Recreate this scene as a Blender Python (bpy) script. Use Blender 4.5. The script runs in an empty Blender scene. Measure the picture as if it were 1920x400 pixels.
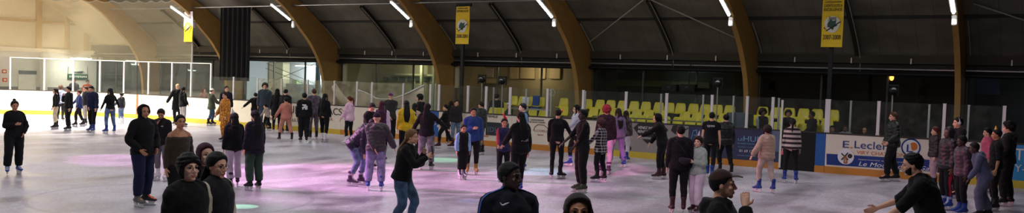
import bpy, math, random
import numpy as np
from mathutils import Matrix, Vector
random.seed(7); RNG=np.random.default_rng(7)
SC=bpy.context.scene; COL=SC.collection
# ---------------------------------------------------------------- camera model
F=1717.;PY=230.;TH=math.atan(1717/2740);PT=math.atan(76/1717);RO=math.atan(.034);CH=2.48
_f=np.array([-math.sin(TH)*math.cos(PT),math.cos(TH)*math.cos(PT),-math.sin(PT)])
_r0=np.array([math.cos(TH),math.sin(TH),0]);_u0=np.cross(_r0,_f)
_r=math.cos(RO)*_r0+math.sin(RO)*_u0;_u=-math.sin(RO)*_r0+math.cos(RO)*_u0
CAMP=np.array([0,0,CH])
def ray(x,y): return _f+(x-960)/F*_r-(y-PY)/F*_u
def onZ(x,y,Z=0.):
    d=ray(x,y);return CAMP+d*(Z-CH)/d[2]
def onY(x,y,Y):
    d=ray(x,y);return CAMP+d*Y/d[1]
def onX(x,y,X):
    d=ray(x,y);return CAMP+d*X/d[0]
cd=bpy.data.cameras.new('camera');cam=bpy.data.objects.new('camera',cd);COL.objects.link(cam)
cd.sensor_width=36;cd.lens=F/1920*36;cd.shift_y=(PY-200)/1920;cd.clip_end=300;cd.clip_start=.1
M=Matrix.Identity(4)
for i,v in enumerate((_r,_u,-_f)):
    for j in range(3): M[j][i]=v[j]
M.translation=Vector(CAMP);cam.matrix_world=M;SC.camera=cam
SC.view_settings.view_transform='Standard';SC.view_settings.look='None'
SC.view_settings.exposure=0;SC.view_settings.gamma=1
try: SC.view_settings.use_curve_mapping=False
except Exception: pass
# ---------------------------------------------------------------- materials
def lin(c):
    c=np.array(c,float)/255.;return tuple(np.where(c<=.04045,c/12.92,((c+.055)/1.055)**2.4))
MC={}
def nn(t,typ,**kw):
    n=t.nodes.new(typ)
    for k,v in kw.items(): setattr(n,k,v)
    return n
def base(name):
    m=bpy.data.materials.new(name);m.use_nodes=True;t=m.node_tree
    return m,t,t.nodes['Principled BSDF'],t.nodes['Material Output']
def mat(name,rgb,rough=.8,var=.12,scale=8.,bump=.0,bscale=60.,metal=0.,spec=.3,sheen=0.):
    key=(name,tuple(rgb),rough,var,scale,bump)
    if key in MC: return MC[key]
    m,t,b,o=base(name)
    c=lin(rgb);tc=nn(t,'ShaderNodeTexCoord');nz=nn(t,'ShaderNodeTexNoise');nz.inputs['Scale'].default_value=scale;nz.inputs['Detail'].default_value=4
    t.links.new(tc.outputs['Object'],nz.inputs['Vector'])
    mx=nn(t,'ShaderNodeMix',data_type='RGBA');mx.inputs['A'].default_value=(*[x*(1-var) for x in c],1);mx.inputs['B'].default_value=(*[min(1,x*(1+var)) for x in c],1)
    t.links.new(nz.outputs['Fac'],mx.inputs['Factor']);t.links.new(mx.outputs['Result'],b.inputs['Base Color'])
    b.inputs['Roughness'].default_value=rough;b.inputs['Metallic'].default_value=metal;b.inputs['Specular IOR Level'].default_value=spec
    if sheen: b.inputs['Sheen Weight'].default_value=sheen
    if bump:
        n2=nn(t,'ShaderNodeTexNoise');n2.inputs['Scale'].default_value=bscale;n2.inputs['Detail'].default_value=3
        t.links.new(tc.outputs['Object'],n2.inputs['Vector']);bp=nn(t,'ShaderNodeBump');bp.inputs['Strength'].default_value=bump;bp.inputs['Distance'].default_value=.02
        t.links.new(n2.outputs['Fac'],bp.inputs['Height']);t.links.new(bp.outputs['Normal'],b.inputs['Normal'])
    MC[key]=m;return m
def emit(name,rgb,s):
    key=('E',name,tuple(rgb),s)
    if key in MC: return MC[key]
    m,t,b,o=base(name);b.inputs['Base Color'].default_value=(.5,.5,.5,1)
    b.inputs['Emission Color'].default_value=(*lin(rgb),1);b.inputs['Emission Strength'].default_value=s;MC[key]=m;return m
def ramp(t,pts,fac,interp='LINEAR'):
    r=nn(t,'ShaderNodeValToRGB');r.color_ramp.interpolation=interp;e=r.color_ramp.elements
    while len(e)<len(pts): e.new(.5)
    for i,(p,c) in enumerate(pts): e[i].position=p;e[i].color=(*c,1)
    t.links.new(fac,r.inputs['Fac']);return r.outputs['Color']
def mth(t,op,a,b=None,c=None):
    n=nn(t,'ShaderNodeMath',operation=op)
    for i,v in enumerate((a,b,c)):
        if v is None: continue
        if isinstance(v,(int,float)): n.inputs[i].default_value=v
        else: t.links.new(v,n.inputs[i])
    return n.outputs[0]
# ---------------------------------------------------------------- mesh helpers
class Geo:
    def __init__(s): s.v=[];s.f=[];s.m=[];s.n=0
    def add(s,v,f,mi=0):
        s.v.append(np.asarray(v,float));s.f+= [tuple(i+s.n for i in q) for q in f];s.m+=[mi]*len(f);s.n+=len(v)
    def box(s,x0,x1,y0,y1,z0,z1,mi=0,M=None):
        v=np.array([(x,y,z) for z in (z0,z1) for y in (y0,y1) for x in (x0,x1)],float)
        if M is not None: v=v@M[0].T+M[1]
        s.add(v,[(0,2,3,1),(4,5,7,6),(0,1,5,4),(2,6,7,3),(0,4,6,2),(1,3,7,5)],mi)
    def tube(s,P,R,n=10,side=(1,0,0),mi=0,sub=1,cap=True):
        P=np.asarray(P,float);R=np.array([(r,r) if np.isscalar(r) else r for r in R],float)
        if sub>1: P,R=resamp(P,sub),resamp(R,sub)
        T=np.gradient(P,axis=0);T/=np.linalg.norm(T,axis=1)[:,None]+1e-9
        sd=np.asarray(side,float)[None,:]-T*(T@np.asarray(side,float))[:,None]
        nr=np.linalg.norm(sd,axis=1)
        if nr.min()<.25:
            s0=sd[0] if nr[0]>.3 else np.cross(T[0],(0,1.,0) if abs(T[0][1])<.8 else (0,0,1.));L=[s0/np.linalg.norm(s0)]
            for q in range(1,len(P)):
                v=L[-1]-T[q]*(T[q]@L[-1]);L.append(v/(np.linalg.norm(v)+1e-9))
            sd=np.array(L);nr=np.ones(len(P))
        sd/=nr[:,None]+1e-9;w=np.cross(T,sd)
        a=np.linspace(0,2*np.pi,n,endpoint=False)
        V=P[:,None,:]+np.cos(a)[None,:,None]*R[:,0,None,None]*sd[:,None,:]+np.sin(a)[None,:,None]*R[:,1,None,None]*w[:,None,:]
        m=len(P);V=V.reshape(-1,3);f=[]
        for i in range(m-1):
            for j in range(n):
                k=(j+1)%n;f.append((i*n+j,i*n+k,(i+1)*n+k,(i+1)*n+j))
        if cap:
            c0=P[0]-T[0]*R[0].min()*.5;c1=P[-1]+T[-1]*R[-1].min()*.5
            V=np.vstack([V,c0,c1]);A=m*n
            for j in range(n):
                k=(j+1)%n;f.append((k,j,A));f.append(((m-1)*n+j,(m-1)*n+k,A+1))
        s.add(V,f,mi)
    def ell(s,c,r,n=14,mi=0,rot=None):
        th=np.linspace(0,np.pi,n//2+2)[1:-1];ph=np.linspace(0,2*np.pi,n,endpoint=False)
        V=[(0,0,1)]+[(math.sin(t)*math.cos(p),math.sin(t)*math.sin(p),math.cos(t)) for t in th for p in ph]+[(0,0,-1)]
        V=np.array(V)*np.array(r if not np.isscalar(r) else (r,r,r))
        if rot is not None: V=V@np.asarray(rot).T
        V=V+np.asarray(c);m=len(th);f=[]
        for j in range(n):
            k=(j+1)%n;f.append((0,1+j,1+k))
            for i in range(m-1): f.append((1+i*n+j,1+(i+1)*n+j,1+(i+1)*n+k,1+i*n+k))
            f.append((1+(m-1)*n+j,1+m*n,1+(m-1)*n+k))
        s.add(V,f,mi)
    def prism(s,poly,axis,a,b,mi=0):
        # poly: list of 2-D points in the plane across `axis` ('x': (y,z); 'y': (x,z); 'z': (x,y)), extruded a..b
        n=len(poly);V=[]
        for t in (a,b):
            for p,q in poly: V.append({'x':(t,p,q),'y':(p,t,q),'z':(p,q,t)}[axis])
        f=[tuple(range(n))[::-1],tuple(range(n,2*n))]+[(i,(i+1)%n,n+(i+1)%n,n+i) for i in range(n)]
        s.add(V,f,mi)
    def mesh(s,name):
        me=bpy.data.meshes.new(name);V=np.vstack(s.v)
        me.from_pydata(V.tolist(),[],s.f);me.polygons.foreach_set('material_index',s.m);me.update();return me
def resamp(P,k):
    m=len(P);Q=np.vstack([2*P[0]-P[1],P,2*P[-1]-P[-2]]);out=[]
    for i in range(m-1):
        p0,p1,p2,p3=Q[i:i+4]
        for j in range(k):
            t=j/k;out.append(.5*((2*p1)+(-p0+p2)*t+(2*p0-5*p1+4*p2-p3)*t*t+(-p0+3*p1-3*p2+p3)*t**3))
    out.append(P[-1]);return np.array(out)
def link(name,me,mats,parent=None,smooth=False,**props):
    if not isinstance(mats,(list,tuple)): mats=[mats]
    if not me.materials:
        for m in mats: me.materials.append(m)
    if smooth: me.polygons.foreach_set('use_smooth',[True]*len(me.polygons))
    o=bpy.data.objects.new(name,me);COL.objects.link(o)
    if parent: o.parent=parent
    for k,v in props.items():
        if v is not None: o[k]=v
    return o
def obj(name,g,mats,parent=None,smooth=False,bevel=0,**props):
    import bmesh
    me=g.mesh(name)
    bm=bmesh.new();bm.from_mesh(me);bmesh.ops.recalc_face_normals(bm,faces=bm.faces)
    if bevel: bmesh.ops.bevel(bm,geom=list(bm.edges),offset=bevel,segments=2,affect='EDGES',clamp_overlap=True)
    bm.to_mesh(me);bm.free()
    return link(name,me,mats,parent,smooth,**props)
def empty(name,loc=(0,0,0),rz=0,**props):
    o=bpy.data.objects.new(name,None);COL.objects.link(o);o.location=loc;o.rotation_euler=(0,0,rz);o.empty_display_size=.1
    for k,v in props.items():
        if v is not None: o[k]=v
    return o
def copy_tree(o,parent=None):
    c=o.copy();COL.objects.link(c)
    if parent: c.parent=parent
    for ch in list(o.children): copy_tree(ch,c)
    return c
def remesh(g,name,voxel,smooth=3,fac=.5):
    me=g.mesh(name);o=bpy.data.objects.new(name,me);COL.objects.link(o)
    r=o.modifiers.new('r','REMESH');r.mode='VOXEL';r.voxel_size=voxel;r.adaptivity=0
    if smooth:
        s=o.modifiers.new('s','SMOOTH');s.factor=fac;s.iterations=smooth
    dg=bpy.context.evaluated_depsgraph_get();ev=o.evaluated_get(dg);m2=bpy.data.meshes.new_from_object(ev)
    bpy.data.objects.remove(o);bpy.data.meshes.remove(me);m2.name=name
    m2.polygons.foreach_set('use_smooth',[True]*len(m2.polygons));return m2
def mverts(me):
    a=np.empty(len(me.vertices)*3);me.vertices.foreach_get('co',a);return a.reshape(-1,3)
def mcent(me):
    a=np.empty(len(me.polygons)*3);me.polygons.foreach_get('center',a);return a.reshape(-1,3)
def mnorm(me):
    a=np.empty(len(me.vertices)*3);me.vertex_normals.foreach_get('vector',a);return a.reshape(-1,3)
def setv(me,V): me.vertices.foreach_set('co',V.ravel());me.update()
def setmat(me,idx): me.polygons.foreach_set('material_index',idx.astype(np.int32))
FONT={}
def text(name,s,size,m,loc,rot=(math.pi/2,0,0),parent=None,extrude=.003,shear=0.,sx=1.,bold=0.,align='LEFT',**props):
    cu=bpy.data.curves.new('t','FONT');cu.body=s;cu.size=size;cu.extrude=extrude;cu.shear=shear;cu.align_x=align;cu.offset=bold
    o=bpy.data.objects.new('t',cu);COL.objects.link(o)
    dg=bpy.context.evaluated_depsgraph_get();me=bpy.data.meshes.new_from_object(o.evaluated_get(dg))
    bpy.data.objects.remove(o);bpy.data.curves.remove(cu)
    me.materials.clear();V=mverts(me);V[:,0]*=sx;setv(me,V)
    p=link(name,me,m,parent,**props);p.location=loc;p.rotation_euler=rot;return p
HALL=128.;ENDP=1050.
# ================================================================ the hall
XK=lambda k:-3.35-6.73*k
YB=29.1                                   # ice face of the far barrier
EXT=[(32.73,0),(32.75,2.8),(32.73,3.3),(32.65,3.75),(32.34,4.15),(31.4,4.87),(30.3,5.6),(29.5,6.0),(28.6,6.4),(26,7.3),(21.5,8.3),(14,9.0),(7,8.6),(0,7.4),(-4.4,5.6),(-6.0,2.5),(-6.2,0)]
INT=[(31.8,0),(31.68,1.9),(31.5,2.72),(31.27,3.2),(31.0,3.6),(30.64,4.04),(30.0,4.62),(29.2,5.35),(28,6.0),(25.5,6.75),(21.3,7.4),(14,8.0),(7.4,7.6),(1,6.5),(-3.4,4.9),(-5.0,2.3),(-5.2,0)]
m_wood=mat('timber',(158,122,66),.55,.25,3,.15,12)
m_woodd=mat('dark timber',(80,60,42),.6,.2,3)
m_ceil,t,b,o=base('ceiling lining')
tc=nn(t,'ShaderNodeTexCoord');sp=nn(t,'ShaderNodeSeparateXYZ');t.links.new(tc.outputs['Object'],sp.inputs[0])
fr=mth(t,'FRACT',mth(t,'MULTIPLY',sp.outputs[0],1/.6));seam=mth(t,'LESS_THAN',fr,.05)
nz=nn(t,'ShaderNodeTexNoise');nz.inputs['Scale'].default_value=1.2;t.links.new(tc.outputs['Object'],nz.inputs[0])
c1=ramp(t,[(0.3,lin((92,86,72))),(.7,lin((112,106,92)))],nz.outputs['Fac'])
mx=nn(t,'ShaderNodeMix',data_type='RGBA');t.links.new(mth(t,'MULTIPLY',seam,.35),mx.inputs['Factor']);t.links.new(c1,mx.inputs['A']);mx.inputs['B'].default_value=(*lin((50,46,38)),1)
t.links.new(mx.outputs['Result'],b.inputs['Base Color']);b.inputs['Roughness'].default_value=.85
m_white=mat('white paint',(226,222,210),.5,.05,2)
m_cream=mat('cream cladding and lit lining',(226,212,170),.6,.06,1.2)
m_black=mat('black paint',(20,19,18),.6,.1,4)
m_dark=mat('dark header',(42,38,32),.7,.15,2)
m_steel=mat('steel tube',(150,150,145),.3,.05,4,metal=.8)
m_rod=mat('painted rod',(160,158,145),.5,.05,4)
m_conc=mat('grey concrete',(92,90,86),.85,.15,2,.1)
m_post=mat('white post',(222,214,214),.45,.05,3)
m_orange=emit('orange lamp',(255,150,50),6)
# ---- ice
m_ice,t,b,o=base('ice')
tc=nn(t,'ShaderNodeTexCoord');mp=nn(t,'ShaderNodeMapping');mp.inputs['Scale'].default_value=(1.0,.45,1);mp.inputs['Rotation'].default_value=(0,0,.5)
t.links.new(tc.outputs['Object'],mp.inputs['Vector'])
n1=nn(t,'ShaderNodeTexNoise');n1.inputs['Scale'].default_value=.55;n1.inputs['Detail'].default_value=6;n1.inputs['Distortion'].default_value=1.5;t.links.new(mp.outputs[0],n1.inputs['Vector'])
n2=nn(t,'ShaderNodeTexNoise');n2.inputs['Scale'].default_value=14;n2.inputs['Detail'].default_value=5;n2.inputs['Distortion'].default_value=2;t.links.new(mp.outputs[0],n2.inputs['Vector'])
n3=nn(t,'ShaderNodeTexVoronoi',feature='DISTANCE_TO_EDGE');n3.inputs['Scale'].default_value=1.3
n4=nn(t,'ShaderNodeTexNoise');n4.inputs['Scale'].default_value=.8;t.links.new(tc.outputs['Object'],n4.inputs['Vector'])
va=nn(t,'ShaderNodeVectorMath',operation='MULTIPLY_ADD');t.links.new(n4.outputs['Color'],va.inputs[0]);va.inputs[1].default_value=(5,5,0);t.links.new(tc.outputs['Object'],va.inputs[2]);t.links.new(va.outputs[0],n3.inputs['Vector'])
scr=mth(t,'LESS_THAN',n3.outputs['Distance'],.012)
c1=ramp(t,[(.34,lin((156,148,158))),(.62,lin((208,200,210)))],n1.outputs['Fac'])
c2=ramp(t,[(.38,lin((130,126,132))),(.62,lin((255,255,255)))],n2.outputs['Fac'])
mu=nn(t,'ShaderNodeMix',data_type='RGBA',blend_type='MULTIPLY');mu.inputs['Factor'].default_value=.38;t.links.new(c1,mu.inputs['A']);t.links.new(c2,mu.inputs['B'])
mw=nn(t,'ShaderNodeMix',data_type='RGBA');t.links.new(mth(t,'MULTIPLY',scr,.2),mw.inputs['Factor']);t.links.new(mu.outputs['Result'],mw.inputs['A']);mw.inputs['B'].default_value=(.85,.85,.88,1)
# painted faceoff ring under the ice
sp=nn(t,'ShaderNodeSeparateXYZ');t.links.new(tc.outputs['Object'],sp.inputs[0])
rc=onZ(330,372)
dd=mth(t,'SQRT',mth(t,'ADD',mth(t,'POWER',mth(t,'SUBTRACT',sp.outputs[0],float(rc[0])),2),mth(t,'POWER',mth(t,'SUBTRACT',sp.outputs[1],float(rc[1])),2)))
rg=mth(t,'LESS_THAN',mth(t,'ABSOLUTE',mth(t,'SUBTRACT',dd,4.2 if False else 2.6)),.05)
mr=nn(t,'ShaderNodeMix',data_type='RGBA');t.links.new(mth(t,'MULTIPLY',rg,.35),mr.inputs['Factor']);t.links.new(mw.outputs['Result'],mr.inputs['A']);mr.inputs['B'].default_value=(*lin((120,100,120)),1)
t.links.new(mr.outputs['Result'],b.inputs['Base Color'])
rr=nn(t,'ShaderNodeMapRange');t.links.new(n1.outputs['Fac'],rr.inputs['Value']);rr.inputs['From Min'].default_value=.3;rr.inputs['From Max'].default_value=.7;rr.inputs['To Min'].default_value=.28;rr.inputs['To Max'].default_value=.5
t.links.new(rr.outputs[0],b.inputs['Roughness']);b.inputs['Specular IOR Level'].default_value=.4
bp=nn(t,'ShaderNodeBump');bp.inputs['Strength'].default_value=.25;bp.inputs['Distance'].default_value=.01;t.links.new(n2.outputs['Fac'],bp.inputs['Height']);t.links.new(bp.outputs[0],b.inputs['Normal'])
g=Geo();g.add([(-49.8,-7,0),(0.,-7,0),(12,-7,0),(12,29.277,0),(-49.8,29.277,0)],[(0,1,2,3,4)]);obj('floor',g,m_ice,kind='structure')
g=Geo();g.box(-60,12,29.277,48,-.3,0.0);obj('floor',g,m_conc,kind='structure')
# ---- ceiling (extruded lining) and arches
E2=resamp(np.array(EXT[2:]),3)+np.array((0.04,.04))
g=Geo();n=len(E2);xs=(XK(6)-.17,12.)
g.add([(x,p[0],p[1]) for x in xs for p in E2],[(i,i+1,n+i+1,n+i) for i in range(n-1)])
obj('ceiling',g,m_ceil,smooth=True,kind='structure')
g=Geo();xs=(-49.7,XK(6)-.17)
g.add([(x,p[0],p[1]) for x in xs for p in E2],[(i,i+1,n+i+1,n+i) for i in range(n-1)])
obj('ceiling',g,m_cream,smooth=True,kind='structure')  # leftmost bay: same lining, its bright lighting put into the cream colour
RANK={0:'rightmost',1:'second from the right',2:'third from the right',3:'fourth from the right',4:'fifth from the right',5:'mostly behind the black curtain',6:'seen through the netting',7:'farthest left behind the netting'}
IN2=resamp(np.array(INT),3);EX2=resamp(np.array(EXT),3)
g=Geo();w=.17
n=len(IN2);V=[(x,p[0],p[1]) for x in (-w,0) for L in (IN2,EX2) for p in L]
f=[]
for i in range(n-1):
    f+= [(i,i+1,n+i+1,n+i),(2*n+i,3*n+i,3*n+i+1,2*n+i+1),(i,2*n+i,2*n+i+1,i+1),(n+i,n+i+1,3*n+i+1,3*n+i)]
f+=[(0,n,3*n,2*n),(n-1,3*n-1,4*n-1,2*n-1)]
g.add(V,f);am=g.mesh('arch')
gv=Geo();gv.prism([(32.78,1.9),(32.78,2.75),(34.2,3.9),(34.6,3.6),(34.15,2.75),(33.6,1.9)],'x',-w,0);vm=gv.mesh('strut')
gc=Geo();gc.tube([(.12,p[0]-.06,p[1]-.06) for p in EX2[5:16]],[.018]*11,6);cm=gc.mesh('conduit')
for k in range(7):
    a=link('timber_arch',am,m_wood,label=f'curved brown timber roof arch, {RANK[k]}',category='arch',group='timber roof arches');a.location=(XK(k),0,0)
    s=link('strut',vm,m_woodd,a)
    c=link('conduit',cm,m_rod,a)
# mid-bay rafters, purlin, X-braces
gr=Geo();pp=[p for p in EX2[5:19]]
n=len(pp);V=[(x,p[0]-d*.7,p[1]-d*.7) for x in (-.07,.07) for d in (0,.16) for p in pp]
f=[]
for i in range(n-1): f+=[(n+i,n+i+1,i+1,i),(2*n+i,2*n+i+1,3*n+i+1,3*n+i),(n+i,3*n+i,3*n+i+1,n+i+1)]
gr.add(V,f);rm=gr.mesh('rafter');gl=Geo();gl.tube([(.1,p[0]-.13,p[1]-.13) for p in pp],[.014]*n,6);rl=gl.mesh('rod')
BAY=['right of the rightmost arch','between the first and second arches from the right','between the second and third arches from the right','between the third and fourth arches from the right','between the fourth and fifth arches from the right','just right of the black curtain','above the netting']
for k in range(7):
    a=link('rafter',rm,m_dark,label='dark slim rafter on the ceiling, '+BAY[k],category='rafter',group='rafters');a.location=(XK(k)+3.4,0,0)
    if k>0: link('rod',rl,m_rod,a)
g=Geo();g.box(XK(6),9,31.268,31.622,4.93,5.02);obj('trim_1',g,m_dark,kind='structure')
def rod(p,q,lab):
    g=Geo();g.tube([p,q],[.022]*2,6);obj('brace_rod',g,m_rod,label=lab,category='rod',group='diagonal brace rods')
rod((XK(1)-3.45,30.2,5.6),(XK(2)+.1,32.2,4.15),'thin diagonal brace rod sloping left to the third arch from the right')
rod((XK(1)-3.3,30.2,5.6),(XK(1)-.3,32.2,4.15),'thin diagonal brace rod sloping right to the second arch from the right')
rod((XK(0)+.3,30.7,5.3),(XK(0)+3.2,32.1,4.3),'faint diagonal brace rod right of the rightmost arch')
# ---- far wall: eave beam, hangers, header, pipes, windows
g=Geo();g.box(-49.7,9,32.481,32.605,3.52,3.8);obj('trim_2',g,mat('eave timber',(62,54,42),.7,.2,3),kind='structure')
g=Geo();g.box(-49.7,9,32.613,32.729,3.1,3.8);obj('wall_far',g,m_dark,kind='structure')
g=Geo();g.tube([(-49.6,32.551,3.33),(9,32.551,3.33)],[.045]*2,10);obj('steel_pipe',g,m_steel,label='long shiny steel pipe running under the eave along the far wall',category='pipe')
g=Geo();g.tube([(-49.6,32.463,3.17),(9,32.463,3.17)],[.07]*2,10);obj('black_pipe',g,m_black,label='thick black pipe below the shiny steel pipe along the far wall',category='pipe')
for px,py in [(487,98),(538,99),(590,100),(684,100),(735,101),(794,102),(896,106),(968,108),(1044,109),(1163,111),(1251,112),(1342,114),(1490,117),(1596,119),(1708,120),(1897,124)]:
    p=onY(px,py,32.445);g=Geo();g.box(-.02,.02,-.015,.015,-.09,.09);h=obj('pipe_hanger',g,m_white,label='small white hanger strap on the eave above the far windows',category='hanger',group='pipe hangers');h.location=(p[0],32.445,3.6)
m_glassd,t,b,o=base('window glass')
tr=nn(t,'ShaderNodeBsdfTransparent');tr.inputs[0].default_value=(.93,.96,.94,1);gs=nn(t,'ShaderNodeBsdfGlossy');gs.inputs['Roughness'].default_value=.03
fz=nn(t,'ShaderNodeLayerWeight');fz.inputs[0].default_value=.5;fr_=mth(t,'ADD',mth(t,'MULTIPLY',mth(t,'POWER',fz.outputs['Facing'],5.),.9),.035);mxs=nn(t,'ShaderNodeMixShader');t.links.new(fr_,mxs.inputs[0]);t.links.new(tr.outputs[0],mxs.inputs[1]);t.links.new(gs.outputs[0],mxs.inputs[2]);t.links.new(mxs.outputs[0],o.inputs['Surface'])
def plexi(name,haze,col,fog=4.):
    m,t,b,o=base(name)
    tr=nn(t,'ShaderNodeBsdfTransparent');tr.inputs[0].default_value=(.94,.97,.95,1);gs=nn(t,'ShaderNodeBsdfGlossy');gs.inputs['Roughness'].default_value=.06
    fz=nn(t,'ShaderNodeLayerWeight');fz.inputs[0].default_value=.5;fr_=mth(t,'ADD',mth(t,'MULTIPLY',mth(t,'POWER',fz.outputs['Facing'],5.),.9),.035);m1=nn(t,'ShaderNodeMixShader');t.links.new(mth(t,'MULTIPLY',fr_,.8),m1.inputs[0]);t.links.new(tr.outputs[0],m1.inputs[1]);t.links.new(gs.outputs[0],m1.inputs[2])
    df=nn(t,'ShaderNodeBsdfDiffuse');df.inputs[0].default_value=(*lin(col),1);m2=nn(t,'ShaderNodeMixShader')
    tc=nn(t,'ShaderNodeTexCoord');nz=nn(t,'ShaderNodeTexNoise');nz.inputs['Scale'].default_value=fog;nz.inputs['Detail'].default_value=6;t.links.new(tc.outputs['Object'],nz.inputs[0])
    rr=nn(t,'ShaderNodeMapRange');t.links.new(nz.outputs['Fac'],rr.inputs['Value']);rr.inputs['From Min'].default_value=.35;rr.inputs['From Max'].default_value=.7;rr.inputs['To Min'].default_value=haze*.4;rr.inputs['To Max'].default_value=haze*1.5
    t.links.new(rr.outputs[0],m2.inputs[0]);t.links.new(m1.outputs[0],m2.inputs[1]);t.links.new(df.outputs[0],m2.inputs[2]);t.links.new(m2.outputs[0],o.inputs['Surface']);return m
m_plx=plexi('clear plexiglass',.03,(170,170,165));m_plxs=plexi('scuffed plexiglass',.22,(190,180,150))
m_frame=mat('window frame',(70,68,60),.5,.1,3)
for k in range(0,8):
    x0=XK(k)+.05;x1=XK(k-1)-w-.02
    if k==0: x1=9.
    if k==7: x0,x1=-49.5,XK(6)-w-.02
    g=Geo();nm=3
    for i in range(nm+1):
        x=x0+(x1-x0)*i/nm;g.box(x-.03,x+.03,32.729,32.799,1.0,3.2)
    g.box(x0,x1,32.729,32.799,.95,1.05);g.box(x0,x1,32.729,32.799,3.1,3.2)
    fo=obj(f'window_{k+1}',g,m_frame,kind='structure')
    g=Geo();g.box(x0,x1,32.759,32.768,1.0,3.15);obj('pane',g,m_glassd,fo)
g=Geo();g.box(-49.7,9,32.711,32.817,0,1.0);obj('wall_far_lower',g,mat('lower wall',(110,108,104),.7,.1,2),kind='structure')
# ---- rooms behind the windows
def room(n,x0,x1,wc,fc=(90,88,84),yb=34.9,H=3.5):
    mw=mat(f'room wall {n}',wc,.7,.1,1.2)
    g=Geo();g.box(x0,x1,yb,yb+.1,0,H);obj(f'wall_room_{n}',g,mw,kind='structure')
    g=Geo();g.box(x0,x0+.1,32.906,yb,0,H);obj(f'wall_room_side_{n}',g,mw,kind='structure')
    g=Geo();g.box(x0,x1,32.817,yb,H,H+.1);obj(f'ceiling_room_{n}',g,mat(f'room ceiling {n}',tuple(min(255,c+10) for c in wc),.8,.08,1),kind='structure')
def area(name,loc,rot,sx,sy,power,col,spread=math.pi):
    L=bpy.data.lights.new(name,'AREA');L.shape='RECTANGLE';L.size=sx;L.size_y=sy;L.energy=power;L.color=col;L.spread=spread
    o=bpy.data.objects.new(name,L);COL.objects.link(o);o.location=loc;o.rotation_euler=rot;return o
def spot(name,loc,tgt,power,col,size,blend=.4,rad=.05):
    L=bpy.data.lights.new(name,'SPOT');L.energy=power;L.color=col;L.spot_size=size;L.spot_blend=blend;L.shadow_soft_size=rad
    o=bpy.data.objects.new(name,L);COL.objects.link(o);o.location=loc
    d=Vector(tgt)-Vector(loc);o.rotation_euler=d.to_track_quat('-Z','Y').to_euler();return o
def point(name,loc,power,col,rad=.1):
    L=bpy.data.lights.new(name,'POINT');L.energy=power;L.color=col;L.shadow_soft_size=rad
    o=bpy.data.objects.new(name,L);COL.objects.link(o);o.location=loc;return o
def room_lamp(x,y,z,lab,power,col,L=1.2,str_=8,W=.16):
    g=Geo();g.box(-L/2-.04,L/2+.04,-W/2-.03,W/2+.03,0,.07);r=obj('ceiling_lamp',g,m_white,label=lab,category='lamp');r.location=(x,y,z)
    g=Geo();g.box(-L/2,L/2,-W/2,W/2,-.03,.0);obj('tube',g,emit('lamp tube',tuple(int(255*c) for c in col),str_),r)
    point('lamp_light',(x,y-.12,z-.16),power*.45,col,.12)
room(5,XK(5)+.0,XK(4)-.1,(214,220,226),yb=34.9)
room(4,XK(4),XK(3)-.1,(168,165,135),yb=34.9)
room(3,XK(3),XK(2)-.1,(150,132,98),yb=34.9)
room(2,XK(2),XK(1)-.1,(72,78,70),yb=34.9)
room(1,XK(1),XK(0)-.1,(46,48,44),yb=34.9)
room(0,XK(0),9,(60,66,66),yb=34.9)
room(6,-49.4,XK(5)-.1,(54,60,56),yb=34.9)
# ---- end wall (left)
g=Geo();g.box(-50,-49.7,-7,32.9,3.45,9.6);obj('wall_end_upper',g,m_cream,kind='structure')
g=Geo();g.box(-50,-49.7,-7,32.9,0,3.25);obj('wall_end_lower',g,mat('white wall',(222,220,208),.55,.04,1),kind='structure')
g=Geo();g.box(-49.7,-49.3,32.861,32.994,0,3.45);obj('wall_corridor',g,mat('pale grey wall',(188,192,190),.6,.05,1),kind='structure')
g=Geo();g.box(-49.7,-49.5,-7,32.73,3.24,3.46);obj('trim_3',g,mat('pale eave',(236,226,196),.5,.05,2),kind='structure')
g=Geo();g.box(-49.7,-49.66,-7,32.73,1.05,1.3);obj('baseboard_end',g,mat('grey band',(120,122,120),.7,.05,2),kind='structure')
for i,(py,wd,lab) in enumerate([(29.233,.28,'thick timber post on the cream end wall, leftmost'),(30.914,.2,'slim timber post on the cream end wall, second from the left'),(32.109,.2,'slim timber post on the cream end wall beside the arches')]):
    g=Geo();g.box(-49.69,-49.5,py-wd/2,py+wd/2,3.46,9);obj('timber_post',g,mat('pale timber',(196,160,98),.55,.15,3),label=lab,category='post',group='end wall posts')
for z in (4.95,6.6):
    g=Geo();g.box(-49.69,-49.58,-6,32.64,z-.07,z+.07);obj('wall_rail',g,mat('pale timber',(196,160,98),.55,.15,3),label='horizontal timber rail across the cream end wall'+(', lower one' if z<6 else ', upper one'),category='rail')
# door, column, posters, sign, lamp on the end wall
p=onX(65,150,-49.7)
d=empty('service_door',(-49.69,-.45+float(p[1]),0),0,label='white door with a dark top bar in the end wall',category='door')
g=Geo();g.box(0,.06,-.5,.5,.02,2.2);obj('leaf',g,m_white,d);g=Geo();g.box(.06,.09,-.5,.5,2.0,2.2);obj('bar',g,mat('grey bar',(100,104,104),.6,.1,2),d);g=Geo();g.box(.06,.12,.36,.42,1.0,1.14);obj('handle',g,m_steel,d)
p=onX(83,140,-49.5);g=Geo();g.box(-49.68,-49.4,float(p[1])-.14,float(p[1])+.14,0,3.3);obj('column',g,m_white,label='white column on the end wall right of the door',category='column')
for i,(px,py) in enumerate([(8,134),(9,150)]):
    p=onX(px,py,-49.68);g=Geo();g.box(-49.69,-49.66,float(p[1])-.12,float(p[1])+.12,float(p[2])-.1,float(p[2])+.1,0);g.box(-49.665,-49.655,float(p[1])-.07,float(p[1])+.07,float(p[2])-.05,float(p[2])+.05,1)
    obj('wall_notice',g,[mat('red notice',(220,110,80),.6),m_white],label='small red framed notice on the end wall, '+('upper' if i==0 else 'lower')+' one',category='notice')
p=onX(146,143,-49.62)
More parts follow.
